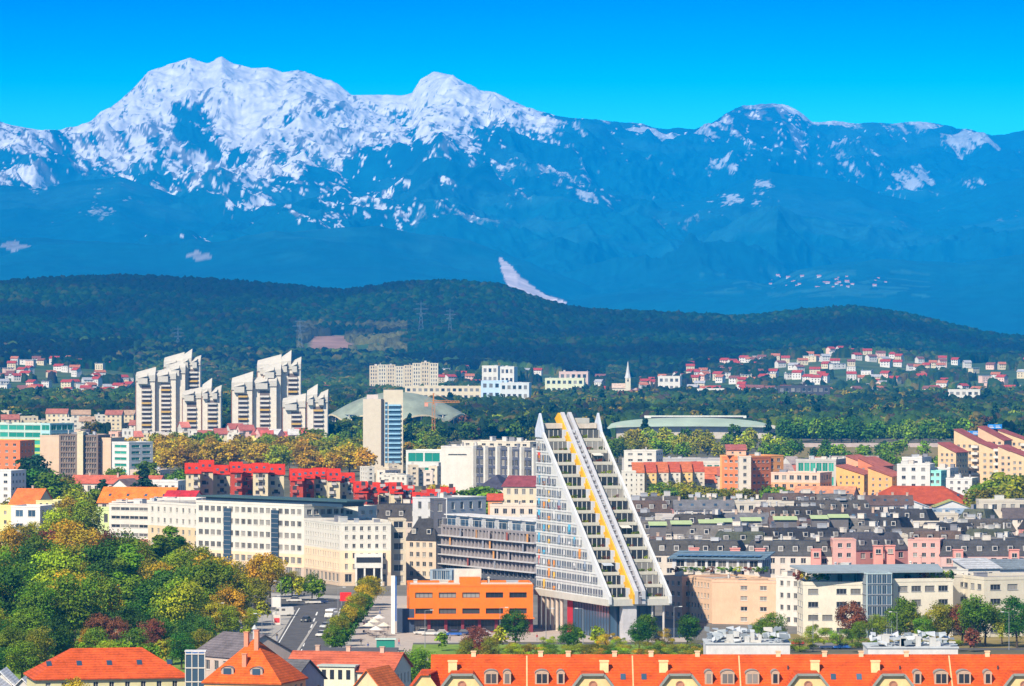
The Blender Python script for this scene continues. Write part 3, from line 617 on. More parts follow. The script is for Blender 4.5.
sheet('city_pavement', [(-300, 640), (1400, 640), (1250, 520), (-200, 520)], .006, mat('city_ground', (.17, .16, .14), .9, .3, .05), 'grey yards and streets between the city blocks')
sheet('lawn', [(-60, 686), (250, 686), (262, 600), (-60, 575)], .009, LAWN, 'green park lawn under the trees')
sheet('main_road', [(262, 668), (326, 668), (342, 607), (297, 607)], .020, ASPH, 'grey asphalt main road with painted lines')
sheet('side_road', [(236, 610), (400, 610), (392, 599), (248, 599)], .024, ASPH, 'asphalt cross street at the junction')
sheet('plaza', [(345, 657), (410, 657), (424, 596), (374, 596)], .030, PAVE, 'pinkish paved plaza beside the orange block')
sheet('street', [(395, 650), (1100, 650), (1100, 643), (395, 643)], .018, ASPH, 'asphalt street behind the long orange roof')
sheet('forecourt', [(395, 642), (690, 642), (690, 628), (395, 628)], .022, PAVE, 'paved forecourt of the terraced tower')
sheet('grass_verge', [(397, 657), (720, 657), (700, 644.5), (405, 644.5)], .027, LAWN, 'strip of grass beside the street')
sheet('garden_lawn', [(783, 648), (1100, 648), (1100, 634), (783, 634)], .026, MEAD, 'rough grass in front of the cream offices')
sheet('lawn_patch', [(240, 668), (262, 655), (268, 640), (240, 630)], .03, LAWN, 'green grass corner left of the road')
sheet('traffic_island', [(258, 648), (283, 628), (279, 622), (262, 640)], .12, CONC, 'raised kerb island beside the road')
for i in range(9):
    y0 = 612+i*6.2; t0 = (y0-607)/61; t1 = (y0+3.4-607)/61; c = lambda t: 319.5-t*25.5
    sheet('lane_marking', [(c(t1)-.8, y0+3.4), (c(t1)+.8, y0+3.4), (c(t0)+.6, y0), (c(t0)-.6, y0)], .028, PAINT, 'white dashed lane line on the main road')
for s in (0, 1):
    a, b2 = (264, 299) if s == 0 else (324, 340)
    sheet('edge_line', [(a, 667), (a+1.2, 667), (b2+.9, 608), (b2, 608)], .029, PAINT, 'white edge line of the main road')
b = MB()
for k in range(9): x = 262+k*6; P = [G(x, 668.5), G(x+3, 668.5), G(x+3.2, 664.5), G(x+.2, 664.5)]; b.slab([(q[0], q[1], .033) for q in P], .003)
tag(b.build('zebra_crossing', PAINT), kind='structure')
sheet('median_strip', [(288, 664), (291, 664), (317.5, 622), (315.5, 622)], .13, CONC, 'raised kerbed median of the main road')

# ------------------------------------------------------------ the terraced tower
def ziggurat():
    X0, Y0 = WX(609, 1200), 1200.0; rot = atan2(.319, .948); W, D = 15.7, 55.0; zb, nf, fh, st = 10.0, 14, 2.92, 3.66
    GLASSD = glassmat('facade_glass', (.03, .05, .09), (.20, .24, .30), .45)
    T = thing('terraced_tower', 'tall white wedge shaped tower with stepped terraces and yellow slanted spine', 'apartment tower', (X0, Y0, 0), rot)
    blue = M((.66, .69, .72), var=.1); wh = M((.62, .62, .60), var=.08); yel = M((.66, .36, .02), var=.1); gr = M((.50, .52, .56), var=.08); dk = M((.06, .06, .07)); sil = M((.46, .46, .48), var=.1, rough=.5)
    top = zb+nf*fh; sl = st/fh
    b = MB(); b.box(-.6, W+.6, -.6, D+.4, 8.4, zb)                                                   # transfer slab
    b.build('base_slab', wh, T)
    b = MB()                                                                                        # left facade, a stepped triangle, plus back and right faces
    b.poly([(0, D, zb), (0, 0.4, zb), (0, (nf)*st+.4, top), (0, D, top)], 0); b.poly([(W, .4, zb), (W, D, zb), (W, D, top), (W, nf*st+.4, top)], 0); b.quad((W, D, zb), (0, D, zb), (0, D, top), (W, D, top), 0)
    b.quad((0, nf*st+.4, top), (W, nf*st+.4, top), (W, D, top), (0, D, top), 1); b.build('wall', [blue, gr], T)
    b = MB()                                                                                        # floor bands and mullion lattice on the left facade
    for k in range(nf+1): v0 = min(k*st+.6, D-1); b.box(-.14, -.002, v0, D+.14, zb+k*fh-.18, zb+k*fh+.18)
    for k in range(nf):
        n = int((D-k*st-2)/3.9)
        for j in range(n): v = D-.4-j*3.9; b.box(-.09, -.004, v-.12, v+.12, zb+k*fh+.18, zb+(k+1)*fh-.18)
    b.build('facade_lattice', M((.72, .75, .80), var=.05), T)
    rr = random.Random(5); spots = []; cols = [((.80, .30, .05), 13), ((.10, .42, .62), 11), ((.85, .50, .06), 9), ((.70, .08, .06), 8), ((.78, .80, .84), 34), ((.28, .34, .44), 22)]
    for k in range(nf):
        n = int((D-k*st-3)/3.9)
        for j in range(n):
            
            for e_ in (.95, 2.75): v = D-.4-j*3.9-e_; spots.append((-.13, v+.65, zb+k*fh+.75, -pi/2))
    add_windows(T, spots, win_mesh(1.2, 1.35, GLASSD, FRG, 0))
    for c, q in cols:
        for i in range(q):
            k = rr.randrange(0, nf-1); n = int((D-k*st-5)/3.9); j = rr.randrange(0, max(1, n)); v = D-3.35-j*3.9+.95
            h_ = rr.choice([1.0, 1.6, 2.4]); q_ = rr.uniform(.35, .8); b = MB(); b.box(-.16, -.006, v-q_, v+q_, zb+k*fh+.3, min(zb+k*fh+.3+h_, zb+(k+1)*fh-.2)); b.build('cladding_panel', M(c), T)
    # terraces, left and right of the spine
    for k in range(nf):
        v0 = k*st; z = zb+k*fh
        for (u0, u1) in ((.5, 5.3), (9.1, W-.5)):
            s = MB(); s.box(u0, u1, v0-.1, v0+st+1.6, z-.32, z); sb = s.build('terrace', wh, T)
            s = MB(); s.box(u0, u1, v0-.14, v0+.05, z-.30, z+.52); s.build('balustrade', M((.72, .70, .62), var=.1), sb)
            s = MB(); s.box(u0, u1, v0+2.5, v0+2.6, z, z+fh-.35, 0)
            nn = 4
            for i in range(nn+1): q = u0+(u1-u0)*i/nn; s.box(q-.07, q+.07, v0+2.4, v0+2.5, z+.003, z+fh-.36, 1)
            s.build('glazing', [GLASS, FRW], sb)
            if rr.random() < .35: s = MB(); q = u0+rr.uniform(.3, 1.8); s.slab([(q, v0+.2, z+2.1), (q+2.6, v0+.2, z+2.1), (q+2.6, v0+2.3, z+2.65), (q, v0+2.3, z+2.65)], .05); s.build('awning', M(rr.choice([(.80, .80, .76), (.75, .60, .40), (.45, .5, .55)])), sb)
            for i in range(rr.randrange(2, 5)):
                q = rr.uniform(u0+.3, u1-1.0); me, tm = tree_mesh('bush', rr.choice(['green', 'dark', 'lime', 'rust']), 1+rr.randrange(2), 600, .05)
                o = link('planter_shrub', me, sb, (q, v0+.35, z+.35)); o.scale = (rr.uniform(.7, 1.5), .6, rr.uniform(.7, 1.2))
        s = MB(); s.box(5.3, 9.1, v0+1.2, v0+st+1.6, z-.3, z+fh-.3); s.build('stair_core', gr, T)
    wh2 = M((.56, .57, .58), var=.08)
    def fin(u0, u1, lift, drop, name, m, zend, extra=0):                                              # a slanted blade following the steps
        b = MB(); v1 = (zend-zb)*sl; q = [(-1.2, zb-1.2), (-1.19, zb+lift), (v1-lift*sl, zend), (v1-lift*sl+.5, zend), ((zend-1.5-zb)*sl+drop, zend-1.5), (drop-1.2*sl+.3, zb-1.2)]
        n = len(b.v); k = len(q)
        b.v += [(u0, v, z) for v, z in q]+[(u1, v, z) for v, z in q]
        b.f.append(tuple(range(n+k-1, n-1, -1))); b.f.append(tuple(range(n+k, n+2*k)))
        for i in range(k): j = (i+1) % k; b.f.append((n+i, n+j, n+k+j, n+k+i))
        b.m += [0]*(k+2); return b.build(name, m, T)
    fin(-.3, .3, .7, 1.0, 'edge_wing', wh2, 50.0); fin(W-.3, W+.3, .7, 1.0, 'edge_wing', wh2, 50.0)
    for u0 in (-.28, W-.28):
        b = MB(); q = [(48.6, 48.6), (50.0, 51.6), (52.0, 54.8), (55.2, 50.6), (55.2, 48.6)]; n = len(q); b.v = [(u0, v, z) for v, z in q]+[(u0+.56, v, z) for v, z in q]; b.f = [tuple(range(n-1, -1, -1)), tuple(range(n, 2*n))]+[(i, (i+1) % n, n+(i+1) % n, n+i) for i in range(n)]; b.m = [0]*(n+2); b.build('spire', M((.50, .54, .62)), T)
    fin(6.3, 7.2, 2.0, 1, 'spine_rail', sil, 55.0); fin(8.2, 9.1, 2.0, 1, 'spine_rail', sil, 55.0); fin(7.26, 8.14, .9, .5, 'spine_channel', M((.16, .16, .18)), 53.0)
    fin(5.9, 6.29, 1.1, 3.5, 'yellow_spine', yel, 54.8)
    for k in range(nf): v0 = k*st; z = zb+k*fh; s = MB(); s.box(5.55, 5.9, v0-.1, v0+1.3, z-.3, z+1.1); s.build('yellow_screen', yel, T)
    s = MB()                                                                                          # ties between the rails
    for i in range(34): t = i/34; v = t*nf*st-2.0; z = zb+t*nf*fh+.6; s.box(7.25, 8.15, v, v+.25, z, z+.2)
    s.build('rail_tie', gr, T)
    s = MB(); s.box(.5, W-.5, nf*st+.5, D, top, top+1.3); rf = s.build('roof_parapet', M((.78, .70, .62)), T); s = MB(); s.box(10, 13.2, 51.7, 54.6, top+1.3, top+2.6); s.build('plant_box', wh, rf)
    # ground level
    for v in (36, 39.5, 43, 46.5, 50, 53.5): s = MB(); s.tube((.3, v, 0), (.3, v, 8.4), .42, .42, 10); s.build('column', M((.55, .45, .36)), T)
    s = MB(); s.box(1.2, 6, 30, 34.5, 0, 8.4); s.build('red_core', M((.42, .02, .03)), T)
    s = MB(); s.box(1.2, 13, 3, 29.9, .02, 8.4, 0)
    for i in range(14): v = 3+i*2.06; s.box(1.08, 1.2, v, v+.1, 0, 8.38, 1)
    for i in range(7): u = 1.2+i*1.95; s.box(u, u+.1, 2.88, 3, 0, 8.38, 1)
    s.build('lobby_glazing', [GLASSB, FRD], T)
    s = MB(); s.box(3.6, 7.2, 0, 2.4, 0, 8.39); s.build('pylon_wall', M((.62, .63, .70)), T)
    for u in (11.6, 14.6): s = MB(); s.tube((u, .9, 0), (u, .9, 8.4), .3, .3, 10); s.build('column', M((.62, .60, .60)), T)
ziggurat()

# ------------------------------------------------------------ buildings around the tower
o = bld('orange_block', 'three storey bright orange block with dark ribbon windows', 'commercial block', 409, 1230, 533, 1231.5, 20, zt=11.6, segs=[(0, 3.6, 1, (.20, .03, .04), .82, .8, 4.5), (3.6, 11.6, 2, (.72, .165, .006), .74, .34, 6.9)], frame=FRD, par=.5, clut=7, mull=3, rev=.4)
b = MB(); b.box(12.8, 18, .2, 5, 11.0, 13.6); b.box(12.8, 18, .2, 5, 13.6, 13.8); b.build('stair_head', M((.72, .165, .006)), o['root'])
b = MB(); b.box(11.6, 18.4, 5.4, 10, 12, 15.6); b.build('lift_head', M((.75, .74, .70)), o['root'])
b = MB(); b.box(-.3, o['L']+.3, -1.4, 0, 3.45, 3.75); b.build('canopy', M((.72, .165, .006)), o['root'])
b = MB(); b.box(.3, 31, .32, .42, 11.6, 12.5, 0); b.build('roof_railing', M((.55, .45, .38)), o['root'])

# long brown grey apartment block with blue white penthouses
o = bld('long_apartment_block', 'long brown and grey apartment block with gallery floors and pale penthouses', 'apartment block', 441, 1478, 536, 1420, 16, zt=17.0, segs=[(0, 5.6, 2, (.10, .11, .13), .8, .6, 3), (5.6, 17, 4, (.30, .27, .27), .70, .78, 2.6)], frame=M((.35, .33, .33)), par=.4, rev=.7, mull=1)
L = o['L']; rr = random.Random(3)
for k in range(4):
    b = MB(); z = 5.6+k*2.85; b.box(-.5, L+.4, -.9, -.003, z-.16, z+.16); b.build('gallery_slab', M((.62, .62, .66)), o['root'])
for k in range(15):
    b = MB(); z = 5.75+rr.randrange(4)*2.85; x = rr.uniform(1, L-3); b.box(x, x+.95, -.55, -.45, z+.02, z+2.4); b.build('sliding_screen', M(rr.choice([(.30, .08, .06), (.62, .30, .10), (.70, .66, .62), (.25, .26, .3), (.38, .34, .34)])), o['root'])
for k in range(7):
    x = 1+k*(L-2)/7; b = MB(); w_ = (L-2)/7*.74; b.box(x, x+w_, 1.5, 9, 17, 20.3, 0); b.box(x-.3, x+w_+.3, .6, 9.3, 20.3, 20.6, 1); b.box(x+.5, x+w_-.5, 1.42, 1.5, 17.4, 19.6, 2)
    b.build('penthouse', [M((.70, .74, .82)), M((.82, .83, .86)), GLASSB], o['root'])
b = MB()
for k in range(20): x = 1+k*(L-2)/20; b.box(x, x+.08, .1, .18, 17.4, 19.4)
b.box(.5, L-.5, .1, .16, 19.35, 19.45); b.build('pergola', FRW, o['root'])
bld('dark_tower_wall', 'narrow dark grey slab at the left end of the brown apartment block', 'tower block', 434, 1496, 446, 1496.5, 10, yt=500, rows=5, ww=.4, wall=(.12, .12, .14), rc=(.1, .1, .1), par=.3)
bld('grey_white_block', 'plain light grey block behind the dark slab', 'apartment block', 447, 1530, 486, 1545, 14, yt=499, rows=5, ww=.35, bay=5, wall=(.66, .68, .72), par=.4, clut=3)

# white office complex -------------------------------------------------
WP = M(WHITE, var=.1, scale=.25)
o = bld('white_office', 'long white office block with two dark glass stair towers and lower peach floors', 'office block', 196, 1530, 304, 1492, 18, yt=502, segs=[(0, 3.6, 1, (.50, .40, .32), .7, .7, 4.2), (3.6, 7.6, 1, (.78, .58, .38), .72, .48, 3.1), (7.6, ZY(502, 1530), 4, WHITE, .70, .46, 3.1)], par=.6, clut=9, mull=2)
L = o['L']
for fx in (.30, .74):
    b = MB(); x = L*fx; b.box(x-1.7, x+1.7, -.35, -.005, 2, 20.8, 0)
    for k in range(13): b.box(x-1.74, x+1.74, -.42, -.35, 2.2+k*1.45, 2.34+k*1.45, 1)
    b.build('stair_glazing', [GLASSB, FRG], o['root'])
b = MB(); b.box(-1, L+17, 2.5, 13, 23.9, 24.35, 0); b.box(1, L+14, 3.2, 12, 22.4, 23.9, 1); b.build('roof_canopy', [M((.05, .10, .11)), GLASSB], o['root'])
o = bld('white_office_wing', 'white corner wing of the office block with small square windows', 'office block', 148, 1560, 200, 1532, 18, yt=503, segs=[(0, 4, 1, (.45, .38, .3), .6, .6, 4), (4, 14, 3, (.80, .64, .42), .36, .46, 4.2), (14, ZY(503, 1560), 2, WHITE, .34, .44, 4.2)], par=.6, clut=4)
o = bld('white_corner_office', 'white front office wing with rows of square windows and peach base', 'office block', 304, 1490, 340, 1455, 20, yt=520, segs=[(0, 4, 1, (.55, .42, .3), .6, .6, 4), (4, 10.5, 2, (.80, .60, .40), .40, .50, 2.7), (10.5, ZY(520, 1490), 3, WHITE, .40, .50, 2.7)], par=.6, clut=2)
zt = ZY(520, 1490)
o = bld('white_entrance_office', 'white rounded office front above a columned entrance', 'office block', 340, 1455, 391, 1456, 16, zt=zt, segs=[(0, 4, 1, (.60, .46, .32), .6, .6, 4), (4, 10.5, 2, (.80, .60, .40), .40, .50, 2.7), (10.5, zt, 3, WHITE, .42, .50, 2.7)], par=.6, clut=4)
b = MB(); b.box(4.3, 12.6, -2.2, -.005, 5.4, 9.6, 0); b.box(4.8, 12.1, -2.28, -2.2, 7.0, 8.6, 1)
for x in (4.5, 7, 9.8, 12): b.box(x, x+.5, -2.1, -1.6, .04, 5.4, 0)
b.box(5, 12.2, -.3, -.006, .04, 5.3, 1); b.build('entrance_porch', [M((.85, .85, .83)), GLASS], o['root'])
bld('white_upper_office', 'set back white storey above the corner office', 'office block', 300, 1512, 358, 1500, 10, yt=506, rows=7, ww=.5, wh=.4, bay=5, wall=WHITE, clut=3, par=.4)
bld('cream_stack_block', 'narrow cream block with loggias right of the white office', 'apartment block', 391, 1460, 406, 1460.5, 10, yt=520, rows=6, ww=.7, wh=.6, bay=4.3, wall=(.75, .66, .52), par=.3, rc=(.2, .17, .15))
bld('slate_roof_block', 'cream block under a steep dark slate roof beside the brown block', 'apartment block', 406, 1500, 436, 1494, 14, yt=540, rows=4, ww=.55, wh=.5, bay=2.6, wall=(.62, .50, .38), roof='mansard', rc=SLATE, rh=6.5)
bld('slate_roof_block', 'dark slate roofed block behind the corner office', 'apartment block', 368, 1560, 434, 1550, 16, yt=520, rows=5, ww=.5, wall=(.5, .42, .36), roof='mansard', rc=(.07, .065, .065), rh=5, clut=6)
bld('banded_office', 'beige office with dark ribbon windows left of the white wing', 'office block', 109, 1600, 150, 1592, 16, yt=504, segs=[(0, 8, 2, (.34, .12, .08), .5, .4, 4), (8, ZY(504, 1600), 4, (.62, .56, .48), .95, .38, 4.4)], par=.4, clut=4)
# grassed roof podium, white sign pylon, kiosk
b = MB(); b.box(0, 14, 0, 16, 0, 5.6, 0); b.box(.4, 13.6, .4, 15.6, 5.6, 5.75, 1); b.box(1, 4, -.06, -.005, 3.6, 5.0, 2)
o = thing('green_roof_podium', 'low podium with bright grass roof behind the orange block', 'podium building', (WX(407, 1340), 1340, 0), -.05)
b.build('wall', [M((.62, .60, .58)), LAWN, M((.05, .18, .5))], o)
bld('glass_lean_to', 'small blue grey glass annexe beside the podium', 'annexe', 430, 1400, 452, 1396, 8, yt=570, rows=2, ww=.9, wh=.7, bay=2, wall=(.25, .32, .38), glass=GLASSB, par=.2)
o = thing('sign_pylon', 'tall white and blue sign pylon on the plaza', 'sign', (WX(391, 1225), 1225, 0)); b = MB(); b.box(0, 1.0, 0, .6, 0, 14.6); b.build('mast_panel', M((.85, .85, .85)), o); b = MB(); b.box(1.02, 1.4, .1, .5, 3.2, 14.4); b.build('blue_panel', M((.03, .12, .35)), o)
b = MB(); b.box(1.45, 5.8, 1, 3.5, 0, 6.0); tag(b.build('dark_pavilion', M((.04, .06, .10)), None, (WX(391, 1228), 1229, 0)), 'dark blue hoarding between the sign pylon and the orange block', 'hoarding')
o = thing('red_billboard', 'bright red billboard at the crossroads', 'billboard', (WX(340, 1352), 1352, 0)); b = MB(); b.box(0, 3.1, 0, .3, 1.2, 3.6); b.build('panel', M((.75, .02, .02)), o)
for x in (.4, 2.5): b = MB(); b.tube((x, .15, 0), (x, .15, 1.2), .1); b.build('post', FRG, o)
o = thing('long_shed', 'long low dark roofed shed at the foot of the plaza', 'shed', (WX(315, 1090), 1090, 0)); b = MB(); b.box(0, 18, 0, 9, 0, 4.4, 0); b.build('wall', M((.32, .28, .25)), o); b = MB(); b.box(-.4, 18.4, -.6, 9.3, 4.4, 4.8); b.build('roof', M((.10, .09, .09)), o)
for k in range(6): b = MB(); b.box(1+k*2.9, 3+k*2.9, -.06, -.01, 1, 3.2); b.build('window', GLASS, o)

# peach apartments right of the tower --------------------------------
bld('peach_block', 'peach brick block with small white windows right of the tower', 'apartment block', 664, 1290, 682, 1283, 16, yt=577, rows=4, ww=.5, wh=.45, bay=2.4, wall=(.58, .36, .24), par=.5, clut=3, marg=.3)
bld('peach_block', 'pale peach corner block with brick side and blank stair strip', 'apartment block', 682, 1288, 712, 1270, 16, yt=577, rows=4, ww=.5, wh=.45, bay=2.5, wall=(.66, .44, .28), par=.5, marg=1.5)
o = bld('peach_block', 'wide plain peach front with three columns of small windows', 'apartment block', 712, 1268, 776, 1262, 15, yt=582, rows=4, ww=.36, wh=.42, bay=5.2, wall=(.66, .42, .28), par=.6, clut=3, skip=lambda k, r: k == 0 and r < 4)
o = bld('solar_roof_house', 'pavilion storey with blue solar panel roof on the peach block', 'penthouse', 672, 1296, 762, 1290, 12, zt=15.6, zb=12.6, segs=[(12.6, 15.6, 1, (.5, .5, .5), .8, .6, 3)], roof='mono', rc=(.13, .20, .26), rh=1.3, over=1.0)
b = MB()
for k in range(12): b.box(1+k*1.9, 2.7+k*1.9, .3, 5, 16.3, 16.42)
b.build('solar_panel', GLASSB, o['root'])
for k in range(11):
    me, tm = tree_mesh('bush', ['rust', 'green', 'dark', 'lime'][k % 4], 1+k % 3, 600, .05); px = 675+k*9
    r_ = tag(empty('planter_bush', (WX(px, 1278), 1278, 12.6)), '%s bush on the peach block roof garden, %s from the left' % (['reddish', 'green', 'dark', 'yellow green'][k % 4], ordinal(k+1)), 'bush', 'roof garden bushes')
    o2 = link('foliage', me, r_); o2.scale = (2.4, 1.6, 1.9)

# cream office complex on the right -----------------------------------
bld('white_side_block', 'white block with lilac awnings left of the cream offices', 'apartment block', 776, 1262, 801, 1256, 14, yt=577, rows=4, ww=.5, wh=.45, bay=3.1, wall=(.78, .76, .74), par=.4, clut=3)
o = bld('cream_office', 'cream office wing with grouped dark windows left of the glass atrium', 'office block', 803, 1213, 866, 1214, 12, yt=585, rows=4, ww=.72, wh=.42, bay=3.7, wall=(.84, .80, .70), par=.8, frame=FRG, mull=2, skip=lambda k, r: (k == 1 and r > 1) or (k, r) == (0, 0))
bld('roof_storey', 'white set back top storey with roof garden on the left cream wing', 'penthouse', 812, 1226, 868, 1222, 10, yt=570, zb=12, segs=[(12, ZY(570, 1226), 1, WHITE, .3, .5, 5)], rc=(.35, .42, .45), par=.2, clut=4)
o = bld('glass_atrium', 'grey green glass atrium between the cream office wings', 'office block', 867, 1209, 892, 1210, 12, yt=574, rows=6, ww=.94, wh=.9, bay=1.3, wall=(.42, .52, .54), glass=GLASSB, frame=FRG, par=.2, marg=.1, rc=(.45, .53, .56), rev=.08)
b = MB(); b.slab([(-14, 3, 16.4), (20, 3, 16.4), (22, 16, 17.4), (-16, 16, 17.4)], .5); b.build('wing_roof', M((.26, .31, .34)), o['root'])
o = bld('cream_office', 'cream office wing with grouped windows right of the glass atrium', 'office block', 893, 1213, 953, 1217, 14, yt=582, rows=4, ww=.72, wh=.42, bay=3.7, wall=(.84, .80, .70), par=.8, frame=FRG, mull=2, skip=lambda k, r: k == 2 and r != 3)
bld('roof_storey', 'white set back top storey on the right cream wing', 'penthouse', 893, 1224, 968, 1228, 10, yt=571, zb=12, segs=[(12, ZY(571, 1224), 1, WHITE, .3, .5, 6)], rc=(.35, .42, .45), par=.2, clut=5)
bld('cream_link_block', 'plain pale stair block between the cream offices', 'office block', 953, 1222, 984, 1226, 14, yt=577, rows=4, ww=.25, wh=.35, bay=4, wall=(.80, .76, .68), par=.4, clut=2)
bld('beige_office', 'greyish cream office at the right edge with paired windows', 'office block', 984, 1212, 1075, 1220, 18, yt=580, rows=4, ww=.6, wh=.4, bay=4.6, wall=(.74, .70, .60), par=.7, frame=FRG, mull=2, clut=4)
bld('white_saddle_roof_house', 'white penthouse with pale sloping roof above the right offices', 'penthouse', 968, 1250, 1000, 1252, 12, yt=569, zb=11, segs=[(11, ZY(569, 1250), 1, WHITE, .3, .5, 5)], roof='mono', rc=(.45, .47, .50), rh=2.0)
bld('blue_roof_house', 'low building with blue grey roof at the right edge', 'penthouse', 1000, 1262, 1070, 1268, 14, yt=569, zb=10, segs=[(10, ZY(569, 1262), 1, (.6, .6, .6), .5, .5, 4)], roof='gable', rc=(.18, .22, .26), rh=2.0)
for k, px in enumerate([797, 806, 812, 818, 826, 922, 930, 936, 944, 949]):
    kd = ['rust', 'gold', 'green', 'lime', 'dark'][k % 5]; me, tm = tree_mesh('bush', kd, 1+k % 3, 600, .05)
    r_ = tag(empty('planter_bush', (WX(px, 1217), 1217, 13.5)), '%s bush on the cream office roof garden, %s from the left' % (LN[kd], ordinal(k+1)), 'bush', 'office roof garden bushes')
    o2 = link('foliage', me, r_); o2.scale = (2.6, 1.8, 3.2)

# ------------------------------------------------------------ foreground roofs
def long_roof():
    dF, D = 838.0, 24.0; xa, xb = WX(430, dF), WX(1090, dF); L = xb-xa; ze, zr = 11.0, 19.3; s = (zr-ze)/(D/2)
    T = thing('long_orange_roofed_house', 'very long ochre house with bright orange tiled roof and rows of dormers', 'terraced house', (xa, dF, 0))
    W_ = M((.76, .52, .24), var=.12, scale=.4); tile = roofmat((.60, .085, .010)); lead = M((.24, .25, .22)); X = lambda px: WX(px, dF)-xa
    b = MB(); ops = facade(b, L, 0, ze, 3, int(L/3.6), .36, .5, lambda u, v, z: (u, v, z)); b.quad((0, D, 0), (0, 0, 0), (0, 0, ze), (0, D, ze)); b.quad((L, D, 0), (0, D, 0), (0, D, ze), (L, D, ze)); b.quad((L, 0, 0), (L, D, 0), (L, D, ze), (L, 0, ze))
    b.tri((0, D, ze), (0, 0, ze), (0, D/2, zr)); b.tri((L, 0, ze), (L, D, ze), (L, D/2, zr)); b.build('wall', W_, T)
    add_windows(T, [(u, .14, z, 0) for u, z, a, c in ops], win_mesh(ops[0][2], ops[0][3], GLASS, FRW, 1))
    b = MB(); b.slab([(0, -.5, ze-.5*s+.3), (L, -.5, ze-.5*s+.3), (L, D/2, zr+.3), (0, D/2, zr+.3)], .3); b.slab([(0, D/2, zr+.3), (L, D/2, zr+.3), (L, D+.5, ze-.5*s+.3), (0, D+.5, ze-.5*s+.3)], .3)
    R = b.build('roof', tile, T)
    b = MB(); b.tube((0, D/2, zr+.3), (L, D/2, zr+.3), .16, .16, 6); b.build('ridge_tiles', roofmat((.60, .12, .03)), R)
    for px in (527, 634, 742, 955):                                  # lead joints between the roof sections
        b = MB(); x = X(px); b.slab([(x-.12, 0, ze+.36), (x+.12, 0, ze+.36), (x+.12, D/2-.2, zr+.24), (x-.12, D/2-.2, zr+.24)], .05); b.build('roof_joint', M((.62, .40, .20)), R)
    for px in (462, 593, 680, 808, 893, 1024):                        # clipped gables
        c = X(px); b = MB(); P = [(c-5, -.6, ze-2), (c+5, -.6, ze-2), (c+5, -.6, 12.9), (c+1.9, -.6, 16.9), (c-1.9, -.6, 16.9), (c-5, -.6, 12.9)]; b.poly(P, 0)
        b.quad((c-5, -.6, ze-2), (c-5, -.6, 12.9), (c-5, 3, 12.9), (c-5, 3, ze-2), 0); b.quad((c+5, -.6, 12.9), (c+5, -.6, ze-2), (c+5, 3, ze-2), (c+5, 3, 12.9), 0)
        g = b.build('gable', W_, T); b = MB()
        for (x0, z0, x1, z1) in ((c-5.4, 12.55, c-1.9, 17.07), (c+1.9, 17.07, c+5.4, 12.55)): b.slab([(x0, -1.0, z0+.2), (x1, -1.0, z1+.2), (x1, 8, z1+.2), (x0, 8, z0+.2)], .2)
        b.slab([(c-1.9, -1.0, 17.25), (c+1.9, -1.0, 17.25), (c+1.9, 8, 17.25), (c-1.9, 8, 17.25)], .2); b.build('gable_roof', tile, g); b = MB()
        for (x0, z0, x1, z1) in ((c-5.4, 12.6, c-1.9, 17.1), (c-1.9, 17.1, c+1.9, 17.1), (c+1.9, 17.1, c+5.4, 12.6)): b.bar((x0, -1.08, z0), (x1, -1.08, z1), .12, .42)
        b.build('verge_board', lead, g)
        b = MB(); b.tube((c, -.72, 15.3), (c, -.61, 15.3), .55, .55, 14); b.build('round_window', GLASS, g); b = MB(); b.tube((c, -.70, 15.3), (c, -.62, 15.3), .75, .75, 14); b.build('window_surround', M((.45, .2, .12)), g)
        for dx in (-2.6, -.8, 1.2): link('window', win_mesh(1.2, 1.6, GLASS, FRW, 1), g, (c+dx, -.66, 11.4))
    me = {}
    for n_, w_ in ((1, .9), (2, 1.9)):                                # arched dormers
        b = MB(); b.box(-w_/2-.22, w_/2+.22, 0, 3.2, 0, 1.9, 0); k = 8; hw = w_/2+.32; P = [(-hw*cos(pi*i/k), 1.9+.7*sin(pi*i/k)) for i in range(k+1)]
        for i in range(k): (x0, z0), (x1, z1) = P[i], P[i+1]; b.quad((x0, -.15, z0), (x0, 3.6, z0), (x1, 3.6, z1), (x1, -.15, z1), 1)
        b.poly([(x, -.02, z) for x, z in reversed(P)], 0)
        for i in range(n_): x = -w_/2+i*w_/n_; b.box(x+.08, x+w_/n_-.08, -.05, -.003, .35, 1.85, 2); b.tube((x+w_/n_/2, -.05, 1.85), (x+w_/n_/2, -.004, 1.85), w_/n_/2-.1, w_/n_/2-.1, 12, 2)
        me[n_] = b.mesh('dormer', [M((.46, .34, .24)), lead, GLASS])
    t = 6.6
    for px, n_ in ((491, 2), (507, 1), (542, 2), (561, 1), (710, 1), (729, 2), (754, 2), (777, 1), (920, 1), (944, 2), (967, 2), (991, 1)):
        link('dormer', me[n_], R, (X(px), D/2-t, zr-s*t+.15))
    for px in (624, 645, 836, 862):
        x = X(px); q = 5.0; b = MB(); z = zr-s*q+.3; b.slab([(x-.45, D/2-q-.6, z-.6*s+.14), (x+.45, D/2-q-.6, z-.6*s+.14), (x+.45, D/2-q+.6, z+.6*s+.14), (x-.45, D/2-q+.6, z+.6*s+.14)], .12); b.build('skylight', GLASSB, R)
    for px in (452, 605, 665, 818, 879):
        x = X(px); b = MB(); b.box(x-.75, x+.75, D/2-4.0, D/2-3.0, 15.5, 18.7); b.box(x-.85, x+.85, D/2-4.1, D/2-2.9, 18.7, 18.95); b.build('chimney', M((.80, .58, .28)), R)
    for px in (473, 541, 569, 616, 653, 700, 782, 829, 866, 912, 994):
        x = X(px); b = MB(); b.box(x-.4, x+.4, D/2-.4, D/2+.4, zr-.2, zr+.9); b.box(x-.5, x+.5, D/2-.5, D/2+.5, zr+.9, zr+1.05); b.build('chimney', M((.70, .50, .30)), R)
